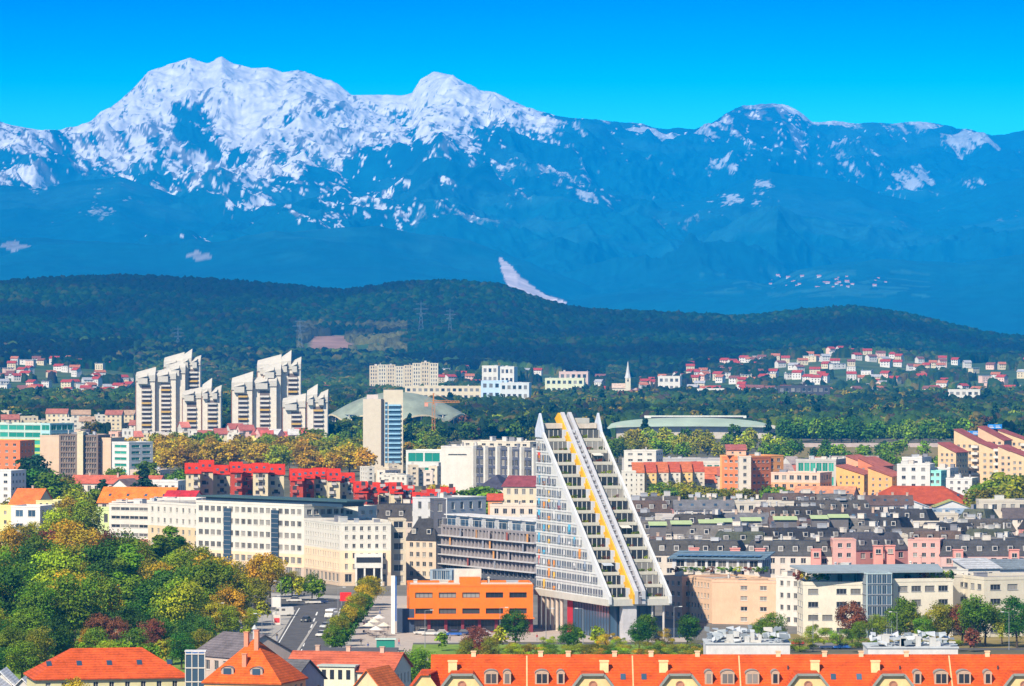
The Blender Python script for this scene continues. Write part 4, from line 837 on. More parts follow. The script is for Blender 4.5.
    for px in (791, 904, 1003):
        x = X(px); q = 3.2; b = MB(); b.tube((x, D/2-q, zr-s*q+.2), (x, D/2-q, zr-s*q+.9), .15, .15, 8); b.build('roof_vent', FRD, R)
    # clipped end gable
    b = MB(); b.poly([(-4.6, -.7, 9), (1.6, -.7, 9), (1.6, -.7, 14.5), (-.2, -.7, 17.0), (-1.6, -.7, 17.0), (-4.6, -.7, 13)], 0); b.quad((-4.6, -.7, 9), (-4.6, -.7, 13), (-4.6, 9, 13), (-4.6, 9, 9), 0); g = b.build('end_gable', W_, T)
    b = MB(); b.slab([(-5.0, -1.1, 12.7), (-1.6, -1.1, 17.2), (-1.6, 12, 17.2), (-5.0, 12, 12.7)], .2); b.slab([(-1.6, -1.1, 17.2), (-.2, -1.1, 17.2), (1.6, 12, 17.2), (-1.6, 12, 17.2)], .2); b.build('gable_roof', tile, g)
long_roof()

TO = (.54, .085, .018)
bld('orange_hip_roof_house', 'cream house with broad orange hipped roof and skylights at the lower left', 'house', 36, 930, 187, 936, 16, zt=9.8, rows=3, ww=.32, wh=.5, bay=3.2, wall=(.74, .70, .42), roof='hip', rc=TO, rh=5.2, over=.6, sky=5)
o = thing('glazed_stair_tower', 'white framed glazed stair tower between the orange roofs', 'stair tower', (WX(185, 915), 915, 0)); b = MB(); b.box(.1, 3.6, .1, 3, 0, 15.6, 0)
for x in (0, 1.2, 2.4, 3.6): b.box(x, x+.15, 0, .1, 0, 15.9, 1)
for k in range(6): b.box(-.003, 3.78, -.04, .1, 2.6*k+2.4, 2.6*k+2.6, 1)
b.build('glazed_frame', [GLASSB, FRW], o); b = MB(); b.box(-.1, 3.9, -.1, 3.1, 15.9, 16.1); b.build('roof', M((.6, .6, .6)), o)
bld('grey_metal_roof_house', 'house with ribbed dark grey metal roof behind the steep orange roof', 'house', 192, 975, 232, 965, 16, zt=11.5, rows=3, wall=(.5, .4, .34), roof='gable', rc=(.16, .14, .15), rh=4.0, over=.3)
o = bld('steep_orange_roof_house', 'town house with steep orange roof and two arched dormers', 'house', 204, 900, 280, 896, 15, zt=11.4, rows=3, ww=.4, wall=(.70, .42, .20), roof='hip', rc=(.60, .11, .015), rh=7.6, over=.4)
for x in (4.2, 9.8):
    b = MB(); b.box(x-1.2, x+1.2, 1.0, 5, 11.6, 13.4, 0); P = [(x-1.3*cos(pi*i/8), 13.4+.9*sin(pi*i/8)) for i in range(9)]
    for i in range(8): b.quad((P[i][0], .8, P[i][1]), (P[i][0], 5, P[i][1]), (P[i+1][0], 5, P[i+1][1]), (P[i+1][0], .8, P[i+1][1]), 1)
    b.poly([(p[0], .97, p[1]) for p in reversed(P)], 0); b.box(x-.75, x+.75, .9, .98, 12.1, 13.9, 2); b.build('dormer', [M((.40, .30, .24)), M((.22, .2, .2)), GLASSB], o['roof'])
for x, y, h in ((6.2, 6, 20.2), (8.4, 5.4, 20.6), (7.0, 2.6, 16.4)): b = MB(); b.box(x-.4, x+.4, y-.4, y+.4, 14, h); b.box(x-.5, x+.5, y-.5, y+.5, h, h+.15); b.build('chimney', M((.60, .25, .15)), o['roof'])
b = MB(); b.tube((7.6, 6.5, 19), (7.6, 6.5, 20.8), .35, .35, 10); b.tube((7.6, 6.5, 20.8), (7.6, 6.5, 21.6), .6, .1, 10); b.build('finial', M((.55, .6, .66)), o['roof'])
o = bld('red_tiled_row_house', 'white row house with weathered red tiled roof above the bottom edge', 'house', 285, 935, 392, 930, 14, zt=11.2, rows=3, ww=.34, wh=.5, bay=3.0, wall=(.80, .78, .68), roof='gable', rc=(.50, .12, .06), rh=3.0, over=.5, chim=3)
b = MB(); b.box(7, 14, -1.0, 4, 8, 12.0, 0); b.box(6.7, 14.3, -1.3, 4, 12.0, 12.3, 1)
for k in range(4): b.box(7.6+k*1.6, 8.4+k*1.6, -1.06, -1.0, 9.6, 11.4, 2)
b.build('box_dormer', [M((.80, .80, .66)), M((.40, .46, .42)), GLASS], o['root'])
bld('small_orange_gable_house', 'small orange gabled roof beside the red row house', 'house', 350, 905, 384, 903, 12, zt=9.2, rows=2, ww=.4, wall=(.7, .5, .3), roof='gable', ridge='v', rc=(.70, .16, .03), rh=4.0)
bld('dark_blue_gable_house', 'dark grey roof edge with blue gutter beside the steep orange roof', 'house', 262, 915, 292, 912, 12, zt=10.5, rows=2, wall=(.3, .36, .45), roof='gable', rc=(.12, .12, .13), rh=3.6)
for i, (a, c, d, y) in enumerate(((-12, 12, 985, 672), (10, 34, 975, 679), (-30, 2, 960, 677))):
    bld('white_tent_hall', ['white tent roof at the left edge, farthest of three', 'white tent roof next to the hipped orange roof', 'white tent roof in the bottom left corner'][i], 'tent', a, d, c, d, 12, zt=ZY(y, d)-2.4, rows=1, ww=.1, wall=(.7, .7, .7), roof='gable', ridge='v', rc=(.80, .78, .76), rh=2.4, wh=.3)

def shard_roof(px0, px1, d, y0, seed, label):                           # jumbled pale glass and sheet roofs
    T = thing('glass_shard_hall', label, 'hall', (WX(px0, d), d, 0)); L = (px1-px0)*d/F; zt = ZY(y0, d)-3.3; r = random.Random(seed)
    b = MB(); b.box(0, L, 0, 14, 0, zt); b.build('wall', M((.74, .75, .78)), T)
    b = MB(); b.box(-.2, L+.2, -.2, 14.2, zt, zt+.3); R = b.build('roof', M((.45, .48, .50)), T)
    for i in range(70):
        x = r.uniform(0, L-1.4); y = r.uniform(0, 12); w_ = r.uniform(.6, 2.2); q = r.uniform(.2, 1.5); b = MB(); z = zt+.3+y*.12
        b.slab([(x, y, z+r.uniform(0, q)), (x+w_, y+r.uniform(-.3, .3), z+r.uniform(0, q)), (x+w_, y+1.6, z+q), (x, y+1.6, z+q*r.uniform(.5, 1.2))], .12); b.build('roof_pane', r.choice([M((.52, .55, .57), rough=.3), M((.36, .40, .42), rough=.3), M((.62, .62, .60)), M((.2, .23, .25), rough=.3)]), R)
    for i in range(6): x = r.uniform(1, L-2); b = MB(); b.box(x, x+r.uniform(.6, 1.6), 2, 4, zt+.3, zt+r.uniform(1.2, 2.6)); b.build('plant_box', M((.6, .62, .64)), R)
shard_roof(706, 790, 985, 628, 1, 'white hall with jumbled glass roof panes behind the orange roof'); shard_roof(868, 958, 985, 632, 2, 'white hall with jagged pale roof in front of the cream offices')

# ------------------------------------------------------------ vehicles
_car = {}
def car_proto(c, van=False):
    L, Wd, H = (4.3, 1.78, 1.45) if not van else (5.4, 2.0, 2.4); h1 = .85 if not van else 1.15
    body = MB(); prof = [(0, .3), (.05, .62), (.9, h1-.05), (1.1, h1), (3.9, h1), (4.25, .78), (4.3, .32)] if not van else [(0, .35), (.05, .9), (.8, 1.2), (1.2, 2.3), (5.3, 2.4), (5.4, .4)]
    body.v = [(x-L/2, y, z) for y in (-Wd/2, Wd/2) for x, z in prof]; k = len(prof); body.f = [tuple(range(k-1, -1, -1))[::-1], tuple(range(2*k-1, k-1, -1))]+[(i, i+k, (i+1) % k+k, (i+1) % k) for i in range(k)]; body.m = [0]*len(body.f)
    cab = MB()
    if not van:
        q = [(1.0, h1), (1.65, 1.38), (3.1, 1.42), (3.85, h1)]; a = Wd/2-.06; t = Wd/2-.22
        lo = [(1.0, h1), (3.85, h1)]; P = [(1.0-L/2, -a, h1), (3.85-L/2, -a, h1), (3.85-L/2, a, h1), (1.0-L/2, a, h1)]; Q = [(1.65-L/2, -t, 1.42), (3.15-L/2, -t, 1.42), (3.15-L/2, t, 1.42), (1.65-L/2, t, 1.42)]
        for i in range(4): cab.quad(P[i], P[(i+1) % 4], Q[(i+1) % 4], Q[i], 0)
        cab.slab([(x, y, z+.04) for x, y, z in Q], .05, 1)
    else: cab.box(.75-L/2, 1.3-L/2, -Wd/2-.01, Wd/2+.01, 1.35, 2.0, 0); cab.box(2-L/2, 3-L/2, -Wd/2-.012, Wd/2+.012, 1.4, 2.0, 0)
    wl = MB(); wl.tube((0, -.12, 0), (0, .12, 0), .33, .33, 12, 0); wl.tube((0, -.125, 0), (0, .125, 0), .18, .18, 8, 1)
    hl = MB(); hl.box(-.04, .04, -.2, .2, -.08, .08)
    return body.mesh('body', [M(c, rough=.25, spec=.6, var=.03)]), cab.mesh('cabin', [GLASS, M(c, rough=.25, spec=.6, var=.03)]), wl.mesh('wheel', [M((.02, .02, .02)), M((.5, .5, .52))]), hl.mesh('headlight', [M((.8, .8, .75))]), L, Wd
CN = {'white': (.80, .80, .80), 'silver': (.52, .54, .56), 'dark grey': (.06, .065, .07), 'blue': (.03, .12, .42), 'red': (.5, .03, .03), 'navy': (.03, .05, .12)}
def car(px, y, ang, cn, where, van=False):
    key = (cn, van)
    if key not in _car: _car[key] = car_proto(CN[cn], van)
    bm_, cm, wm, hm, L, Wd = _car[key]; x, d = G(px, y)
    T = thing('van' if van else 'parked_car', ('%s %s %s' % (cn, 'van' if van else 'car', where)), 'van' if van else 'car', (x, d, .034), radians(ang), 'vehicles on the streets')
    link('body', bm_, T); link('cabin', cm, T)
    for sx in (-1, 1):
        for sy in (-1, 1): link('wheel', wm, T, (sx*L*.31, sy*(Wd/2-.08), .33))
    for sy in (-1, 1): link('headlight', hm, T, (-L/2, sy*.6, .62))
for a in ((306, 622, 75, 'dark grey', 'driving up the main road'), (322, 636.5, 70, 'white', 'in the right lane of the main road'), (326, 628, 70, 'silver', 'farther up in the right lane'), (329.5, 657, 5, 'silver', 'parked near the foot of the plaza'), (336, 658, 3, 'white', 'parked beside the long shed'),
          (294, 602, 5, 'white', 'parked left of the junction'), (313, 604, 10, 'white', 'waiting at the junction'), (320, 603.5, 10, 'navy', 'beside the white one at the junction'),
          (422, 634.5, 4, 'white', 'at the left foot of the orange block'), (430, 635.5, 4, 'white', 'second in front of the orange block'), (441, 635.5, 4, 'silver', 'in front of the orange block entrance'), (453, 636, 4, 'blue', 'bright one before the orange block'), (463, 635, 4, 'navy', 'right of the bright blue one'), (472, 634.5, 4, 'dark grey', 'before the right end of the orange block'), (482, 634.5, 4, 'silver', 'beside the dark one at the orange block'),
          (817, 649, 3, 'dark grey', 'left of three before the cream offices'), (828, 649, 3, 'navy', 'middle of three before the cream offices'), (842, 649, 3, 'blue', 'right of three before the cream offices'), (795, 645, 8, 'red', 'below the white side block'), (280, 659, 68, 'silver', 'at the bottom of the main road')): car(*a)
car(331, 618, 75, 'white', 'box shaped, on the right side of the road', True); car(283, 616, 20, 'white', 'turning left of the junction', True)

# umbrellas, lamps, flag poles
_um = MB(); _um.tube((0, 0, 0), (0, 0, 3.2), .05, .04, 6)
_uc = MB(); _uc.tube((0, 0, 2.5), (0, 0, 3.4), 1.7, .08, 8)
um, uc = _um.mesh('pole', [FRG]), {'cream': _uc.mesh('canopy', [M((.80, .76, .66))]), 'white': _uc.mesh('canopy', [M((.85, .85, .85))])}
for i, (px, y, c) in enumerate(((369, 636, 'cream'), (374, 632, 'cream'), (379, 628, 'white'), (384, 636, 'cream'), (376, 640, 'white'))):
    x, d = G(px, y); T = thing('parasol', '%s parasol on the plaza, %s from the left' % (c, ordinal([1, 2, 4, 5, 3][i])), 'parasol', (x, d, .03), 0, 'plaza parasols'); link('pole', um, T); link('canopy', uc[c], T)
b = MB()
for k in range(18): x = rng.uniform(0, 9); y = rng.uniform(0, 20); 
_t = MB(); _t.tube((0, 0, .7), (0, 0, .75), .5, .5, 8); _t.tube((0, 0, 0), (0, 0, .7), .06, .06, 5); _s = MB(); _s.box(-.25, .25, -.25, .25, .4, .46); _s.box(-.25, .25, .2, .26, .46, .9)
_s2 = _s.mesh('seat', [M((.12, .1, .1))]); _tm = _t.mesh('cafe_table', [M((.20, .16, .14))])
for k in range(6):
    x, d = G(366+k*4.2, 634+(k*37 % 7)); T = thing('cafe_table', 'small cafe table on the plaza, %s from the left' % ordinal(k+1), 'table', (x, d, .034), 0, 'cafe tables'); link('table_top', _tm, T)
    for a in range(3): s_ = link('cafe_chair', _s2, None, (x+.9*cos(a*2.1), d+.9*sin(a*2.1), .034), a*2.1-pi/2); tag(s_, 'small dark chair at the %s cafe table from the left' % ordinal(k+1), 'chair', 'cafe chairs')
_l = MB(); _l.tube((0, 0, 0), (0, 0, 9), .10, .05, 6); _l.bar((0, 0, 8.95), (1.6, 0, 9.1), .07, .07); _h = MB(); _h.box(1.2, 2.0, -.15, .15, 9.0, 9.16)
lm, lh = _l.mesh('pole', [FRG]), _h.mesh('lamp_head', [M((.6, .6, .6))])
LW = [(262, 652, 'left of the main road, nearest'), (272, 632, 'left of the main road, middle'), (281, 615, 'left of the main road, farthest'), (329, 650, 'right of the main road, nearest'), (338, 622, 'right of the main road, farther'), (546, 646, 'in front of the tower columns'), (583, 646, 'before the tower lobby'), (674, 644, 'right of the terraced tower'), (425, 648, 'by the orange block corner'), (500, 645, 'right front of the orange block'), (813, 652, 'left before the cream offices'), (897, 650, 'before the glass atrium'), (1009, 650, 'near the right edge'), (216, 640, 'at the edge of the park')]
for px, y, wd in LW:
    x, d = G(px, y); T = thing('street_lamp', 'tall grey street lamp '+wd, 'street lamp', (x, d, 0), random.choice([0, 3.14]), 'street lamps'); link('pole', lm, T); link('lamp_head', lh, T)
o = thing('glass_pavilion', 'small green glass pavilion at the edge of the plaza', 'pavilion', (*G(376, 652), 0)); b = MB(); b.box(.1, 4.4, .1, 3, .03, 2.9, 0); b.build('glazing', GLASSG, o); b = MB(); b.box(-.2, 4.7, -.2, 3.3, 2.9, 3.1); b.build('roof', M((.5, .62, .55)), o)
o = thing('entrance_banner', 'white round sign on a post left of the road', 'sign', (*G(276, 620), 0)); b = MB(); b.tube((0, 0, 0), (0, 0, 3.4), .1); b.build('post', FRG, o); b = MB(); b.box(-1.2, 1.2, -.1, .1, 3.4, 6.0); b.build('sign_panel', M((.85, .85, .85)), o)
o = thing('advertising_column', 'red and white advertising box on the left pavement', 'advertising box', (*G(277, 625), .03)); b = MB(); b.box(-.9, .9, -.3, .3, .1, 2.6); b.build('box', M((.75, .72, .7)), o); b = MB(); b.box(-.7, .7, -.34, -.305, .6, 1.8); b.build('poster', M((.6, .05, .05)), o)
o = thing('turquoise_kiosk', 'small turquoise and white kiosk among the trees', 'kiosk', (WX(235, 1420), 1420, 0)); b = MB(); b.box(0, 2.2, 0, 2, 0, 2.0); b.build('lower_wall', M((.7, .7, .7)), o); b = MB(); b.box(-.05, 2.25, -.05, 2.05, 2.0, 3.2); b.build('fascia', M((.02, .5, .5)), o)
o = thing('park_house', 'small cream house with brown roof among the park trees', 'house', (WX(106, 1185), 1185, 0)); b = MB(); b.box(0, 6, 0, 6, 0, 4.5); b.build('wall', M((.7, .62, .45)), o); roof_shape(o, 'hip', 6, 6, 4.5, 2.8, roofmat((.25, .12, .08)), M((.7, .62, .45)), .5)
for x in (1, 3.6): link('window', win_mesh(1.1, 1.4, GLASS, FRW), o, (x, -.1, 1.2))
# ------------------------------------------------------------ dark mansard quarter
o = bld('mansard_block', 'long dark mansard row with white dormers left of the pink block, front row', 'apartment block', 640, 1452, 742, 1446, 13, zt=9.4, rows=3, wall=(.56, .50, .42), roof='mansard', rc=(.075, .072, .068), rh=4.2, clut=8)
o = bld('mansard_block', 'dark mansard row ending at the pink block, front row', 'apartment block', 744, 1444, 832, 1440, 13, zt=9.6, rows=3, wall=(.60, .52, .44), roof='mansard', rc=(.075, .075, .075), rh=4.2, clut=8)
bld('pink_block', 'pink end block between dark mansards, left of the two', 'apartment block', 833, 1436, 856, 1436, 12, zt=14.3, rows=5, ww=.5, wh=.45, bay=3.2, wall=PINK, roof='flat', rc=(.35, .36, .25), par=.3)
bld('pink_block', 'pink end block between dark mansards, right of the two', 'apartment block', 908, 1440, 940, 1438, 12, zt=14.2, rows=5, ww=.5, wh=.45, bay=3.4, wall=(.62, .34, .29), roof='flat', rc=(.4, .3, .2), par=.3)
bld('mansard_block', 'dark angled mansard court between the two pink blocks', 'apartment block', 856, 1462, 908, 1470, 13, zt=10.2, rows=3, wall=(.50, .22, .20), roof='mansard', rc=(.085, .08, .09), rh=5.0, clut=5)
bld('mansard_block', 'dark mansard row right of the pink blocks at the right edge', 'apartment block', 941, 1436, 1080, 1440, 13, zt=9.8, rows=3, wall=(.60, .42, .38), roof='mansard', rc=(.075, .075, .08), rh=4.4, clut=9)
for k, (px, d) in enumerate(((728-34, 1445), (735, 1443), (760, 1441), (816, 1438), (878, 1460), (890, 1462), (958, 1434), (1014, 1434))):
    T = thing('pink_bay', 'small pink dormer bay on the dark mansards, %s from the left' % ordinal(k+1), 'roof bay', (WX(px, d), d-1.2, 9.0), 0, 'pink bays on the dark roofs')
    b = MB(); b.box(-1.4, 1.4, 0, 3, -3, 2.6, 0); b.box(-1.6, 1.6, -.2, 3, 2.6, 2.8, 0); b.build('wall', M((.72, .30, .25)), T); link('window', win_mesh(1.6, 1.4, GLASS, FRW), T, (-.8, -.1, .4))
rr = random.Random(21)
rowsM = [(1495, 13.6, 3.6), (1545, 14.6, 3.8), (1600, 14.8, 3.8), (1660, 15.4, 4.0), (1725, 15.8, 4), (1800, 15.5, 4)]
for ri, (d, z, rh) in enumerate(rowsM):
    px = 612+rr.uniform(0, 14) if ri < 5 else 640; i = 0
    while px < 1090:
        w_ = rr.uniform(26, 62); i += 1
        if not (ri >= 3 and px > 985) and not (ri >= 4 and 868 < px < 960):
            kind = rr.random(); dd = d+rr.uniform(-14, 14); zz = z+rr.uniform(-1.6, .7)
            lab = ', %s from left in mansard row %s behind' % (ordinal(i), ['one', 'two', 'three', 'four', 'five', 'six'][ri])
            if kind < .62: bld('mansard_block', rr.choice(['dark slate', 'charcoal'])+' mansard block'+lab, 'apartment block', px, dd, px+w_, dd+rr.uniform(-8, 8), rr.uniform(10, 14), zt=zz-rh, rows=3, wall=rr.choice([(.50, .42, .38), (.60, .56, .5), (.45, .2, .18)]), roof='mansard', rc=rr.choice([(.060, .055, .05), (.10, .09, .08), (.045, .045, .05), (.12, .085, .07), (.09, .10, .07), (.15, .14, .13)]), rh=rh, clut=7, seed=i+ri*40)
            elif kind < .8: bld('slate_gable_block', 'slate gabled block'+lab, 'apartment block', px, dd, px+w_, dd, 12, zt=zz-3, rows=3, wall=(.58, .52, .46), roof='gable', rc=rr.choice([(.06, .055, .06), (.13, .09, .08), (.16, .16, .17)]), rh=3.2, chim=4, sky=5)
            else: bld('flat_block', rr.choice(['pale flat', 'grey green flat'])+' roofed block'+lab, 'apartment block', px, dd, px+w_, dd, 12, zt=zz-1.2, rows=4, wall=rr.choice([(.66, .62, .55), (.5, .47, .44)]), rc=rr.choice([(.30, .36, .22), (.36, .35, .34), (.16, .16, .17)]), clut=9, seed=i+ri*50)
        px += w_+rr.uniform(-2, 5)
for k, px in enumerate((650, 672, 700, 716, 742, 775, 812, 830)):
    d = 1530+k*9; T = thing('green_canopy', 'small pale green flat roof among the dark mansards, %s from left' % ordinal(k+1), 'roof pavilion', (WX(px, d), d, 11), 0, 'green roofs among the mansards'); w_ = 5+k % 3
    b = MB(); b.box(0, w_, 0, 7, 0, 4.0); b.build('wall', M((.14, .13, .13)), T); b = MB(); b.slab([(-.4, -.6, 4.1), (w_+.4, -.6, 4.1), (w_+.4, 7.5, 4.9), (-.4, 7.5, 4.9)], .15); b.build('roof', M((.42, .52, .26)), T)
# blue grey saw-tooth roofs at the back of the quarter
for k in range(3):
    px = 855+k*40; d = 1850; o = bld('white_attic_block', 'white attic row with green slopes behind the mansards, %s from left' % ordinal(k+1), 'apartment block', px, d, px+34, d, 12, yt=507+0*k, rows=5, ww=.6, wh=.4, bay=3.5, wall=(.72, .74, .78), roof='gable', ridge='v', rc=[(.36, .34, .12), (.45, .5, .55), (.36, .36, .12)][k], rh=2.4)
bld('blue_grey_roof_block', 'long low block with blue grey metal roof before the orange red hipped roof', 'apartment block', 846, 1830, 990, 1835, 12, yt=514, rows=4, wall=(.4, .42, .46), roof='gable', rc=(.25, .33, .42), rh=1.6, sky=12)

# ------------------------------------------------------------ the middle distance, right
bld('orange_red_hip_hall', 'long hall with orange red hipped roof left of the big tree clump', 'hall', 862, 1960, 965, 1950, 22, zt=7.0, rows=2, ww=.6, wall=(.40, .22, .15), roof='hip', rc=(.40, .075, .03), rh=6.5, over=1.2, sky=6)
bld('salmon_roof_hall', 'long low hall with faded salmon roof left of the hipped hall', 'hall', 793, 1985, 852, 1980, 20, zt=8.2, rows=2, wall=(.6, .35, .25), roof='gable', rc=(.58, .26, .14), rh=4.2, sky=5)
bld('small_red_roof_house', 'small white house with red roof under the green tree', 'house', 766, 1880, 794, 1878, 10, zt=9, rows=2, wall=(.74, .7, .66), roof='gable', rc=(.50, .07, .04), rh=2.4)
bld('orange_roof_row', 'low row with long orange tiled roof behind the dark mansards', 'row house', 700, 1890, 770, 1886, 10, zt=7.6, rows=2, wall=(.7, .5, .4), roof='gable', rc=(.62, .15, .05), rh=3.0, sky=6)
bld('orange_white_block', 'orange and white striped block above the trees', 'apartment block', 720, 2120, 748, 2105, 20, yt=456, rows=7, ww=.5, wh=.45, bay=4.0, wall=(.82, .36, .12), clut=2, par=.5, sidecols=5)
bld('orange_white_block', 'white middle part of the striped orange block', 'apartment block', 739, 2098, 751, 2098, 16, yt=457, rows=7, ww=.3, bay=6, wall=(.80, .74, .66), par=.4)
bld('orange_brick_block', 'orange brick right part of the striped block', 'apartment block', 751, 2104, 771, 2112, 18, yt=458, rows=7, ww=.6, wh=.35, bay=3.4, wall=(.74, .22, .08), par=.5, rc=(.2, .2, .2))
bld('salmon_upper_block', 'small salmon roof storey on the striped orange block', 'penthouse', 727, 2112, 746, 2112, 10, yt=450, rows=1, zb=22, wall=(.78, .36, .24), roof='mono', rc=(.4, .12, .10), rh=2, segs=[(22, ZY(450, 2112), 1, (.80, .42, .26), .3, .4, 5)])
bld('salmon_long_block', 'long salmon block with two rows of windows', 'apartment block', 771, 2060, 820, 2052, 16, yt=473, segs=[(0, 12, 4, (.78, .36, .18), .5, .5, 3.6), (12, ZY(473, 2060), 1, (.86, .62, .50), .6, .5, 3.6)], par=.4, clut=5)
bld('flat_green_glass_hall', 'flat roofed grey hall with green glass corner', 'hall', 796, 2150, 836, 2145, 26, yt=461, rows=3, ww=.85, wh=.6, bay=3, wall=(.48, .46, .42), glass=GLASSG, roof='flat', rc=(.35, .34, .3), clut=9, par=.9)
for k, (a, c, d, y, cl) in enumerate(((836, 864, 2070, 474, (.84, .42, .14)), (858, 876, 2090, 466, (.60, .20, .10)), (868, 892, 2040, 476, (.82, .38, .14)), (846, 868, 2130, 464, (.78, .36, .2)))):
    bld('orange_gabled_block', 'orange stepped gable block, %s of four in the orange group' % ordinal([1, 3, 4, 2][k]), 'apartment block', a, d, c, d-4, 18, yt=y, rows=6, ww=.34, wh=.45, bay=3.4, wall=cl, roof='leanr', rc=(.45, .14, .10), rh=3.6, sidecols=4)
for k, (a, c, d, y) in enumerate(((897, 930, 2030, 465), (902, 922, 2060, 458), (928, 950, 2045, 469), (946, 972, 2000, 479))):
    bld('white_modern_block', 'white cubic block, %s from left beside the ochre blocks' % ordinal([2, 1, 3, 4][k]), 'apartment block', a, d, c, d-3, 15, yt=y, rows=6, ww=.4, wh=.4, bay=4.2, wall=(.80, .80, .80), frame=FRG, clut=5, par=.5)
bld('mint_facade_block', 'narrow mint green block front among the white cubes', 'apartment block', 929, 2028, 941, 2026, 8, yt=471, rows=6, ww=.6, wh=.45, bay=2.4, wall=(.30, .68, .58), par=.3)
OC = (.68, .47, .27)
for k, (a, c, d, y, rh, cl) in enumerate(((938, 956, 2150, 452, 4, OC), (954, 980, 2170, 443, 6, OC), (978, 1004, 2190, 440, 6, (.66, .42, .26)), (998, 1030, 2210, 441, 5, OC), (980, 1002, 2110, 452, 4, OC), (998, 1020, 2080, 455, 4, (.70, .46, .28)), (1010, 1036, 2040, 460, 4, OC))):
    o = bld('stepped_ochre_block', 'ochre stepped apartment block with red sloping roof, %s from the left' % ordinal([1, 2, 4, 6, 3, 5, 7][k]), 'apartment block', a, d, c, d-5, 11, yt=y, rows=9, ww=.50, wh=.5, bay=3.2, wall=cl, roof='leanr', rc=(.36, .10, .09), rh=rh, sidecols=4,
            balc=([.82], 7, (.82, .80, .76), 6, 3.0, 3.0) if k != 0 else None)
bld('grey_slab_hall', 'very long flat grey hall behind the orange terrace roofs', 'hall', 622, 2420, 722, 2410, 18, yt=459, rows=3, ww=.7, wh=.4, bay=4.5, wall=(.42, .40, .38), rc=(.26, .25, .25), clut=12, par=.5)
bld('white_roof_cabin', 'white rooftop block left of the orange terraces', 'office block', 624, 2300, 656, 2296, 14, yt=448+3, rows=7, ww=.5, wh=.35, bay=5, wall=(.78, .76, .72), clut=3, par=.4)
bld('teal_window_hall', 'pale hall with teal windows right of the orange terraces', 'hall', 690, 2360, 722, 2356, 14, yt=463, rows=3, ww=.7, wh=.5, bay=4.5, wall=(.70, .68, .62), glass=GLASSG, rc=(.4, .38, .34))
bld('white_terrace_house', 'white terraced house below the orange terraces', 'row house', 622, 2150, 636, 2150, 14, yt=472, rows=6, ww=.3, wh=.4, bay=3.2, wall=(.80, .80, .76), par=.3)
for k in range(6):
    px = 633+k*12; d = 2180+k*8; bld('orange_terrace_house', 'terrace house with steep orange roof, %s from left in the orange terrace' % ordinal(k+1), 'row house', px, d, px+11.5, d, 22, yt=473-k*.2, rows=6, ww=.4, wh=.4, bay=2.6, wall=[(.80, .78, .72), (.74, .5, .2), (.78, .72, .62)][k % 3], roof='mono', rc=[(.62, .17, .06), (.55, .11, .05)][k % 2], rh=4.0, over=.2)

# ------------------------------------------------------------ the middle distance, left and centre
RR = (.56, .035, .012)
def redrow(i, a, c, d, y, wallc, dep=13, front='u'):
    o = bld('red_roofed_apartments', 'apartment house with bright red roof, %s from left in the red row' % ordinal(i), 'apartment house', a, d, c, d+.4, dep, yt=y, rows=6, ww=.36, wh=.42, bay=3.6, wall=wallc, roof='gable', rc=RR, rh=3.3+(i % 3)*.4, over=.5, sidecols=3, sky=2)
    return o
CRW = (.82, .72, .50); k = 0
rq = random.Random(12); CRW2 = (.80, .66, .48); RDW = (.44, .06, .03)
for a, c, d, y, cl in ((186, 200, 1960, 473, CRW), (200, 213, 1972, 471, CRW2), (213, 231, 1985, 474, CRW), (231, 242, 1950, 472, RDW), (242, 253, 1960, 475, RDW), (253, 268, 1955, 472, CRW), (268, 284, 1966, 474, CRW), (291, 303, 1905, 480, RDW), (303, 314, 1916, 478, RDW), (314, 327, 1925, 478, CRW), (328, 340, 1890, 480, CRW), (340, 354, 1899, 482, CRW), (355, 367, 1850, 492, RDW), (367, 378, 1858, 494, RDW), (379, 391, 1870, 492, CRW), (391, 402, 1842, 493, CRW), (402, 414, 1850, 497, CRW2), (414, 428, 1800, 502, RDW), (428, 442, 1812, 500, CRW), (442, 455, 1822, 499, RDW)):
    k += 1; o = redrow(k, a, c, d, y, cl, 11)
    for q in range(4):
        b = MB(); x = o['L']*rq.choice([.3, .5, .7]); z = 6+q*3.4; b.box(x-1.0, x+1.0, -1.1, -.004, z, z+1.0); b.box(x-.8, x+.8, -.05, -.005, z+1.06, z+2.6, 1); b.build('balcony', [M((.45, .10, .08) if cl[1] < .1 else (.5, .46, .42)), FRD], o['root'])
bld('red_low_house', 'low red roofed house left of the dark slate roofs', 'house', 408, 1790, 432, 1790, 10, yt=508, rows=4, wall=(.6, .12, .06), roof='gable', rc=(.50, .05, .04), rh=2.5)
bld('orange_roof_hall', 'long low building with bright orange roof and two box dormers', 'hall', 98, 1850, 170, 1843, 16, zt=11, rows=3, ww=.5, wall=(.72, .62, .5), roof='gable', rc=(.76, .20, .03), rh=5.4, sky=4)
bld('red_roof_wing', 'red roofed wing at the right end of the orange roof', 'hall', 160, 1835, 190, 1830, 14, zt=11, rows=3, wall=(.7, .6, .5), roof='gable', rc=(.48, .03, .04), rh=4.6)
bld('white_low_block', 'white flat block under the orange and red roofs', 'office block', 150, 1760, 196, 1756, 14, yt=503-3, rows=5, ww=.35, wh=.35, bay=4.5, wall=(.80, .78, .74), clut=6)
bld('beige_flat_block', 'beige flat roofed block behind the banded office', 'office block', 112, 1720, 150, 1716, 14, yt=503, rows=5, ww=.7, wh=.3, bay=5, wall=(.66, .58, .50), clut=5)
bld('long_brick_roof_hall', 'long narrow brick red roofed hall before the beige tower office', 'hall', 70, 2130, 158, 2120, 12, zt=9.5, rows=2, wall=(.70, .6, .5), roof='gable', rc=(.52, .13, .08), rh=3.2, chim=3)
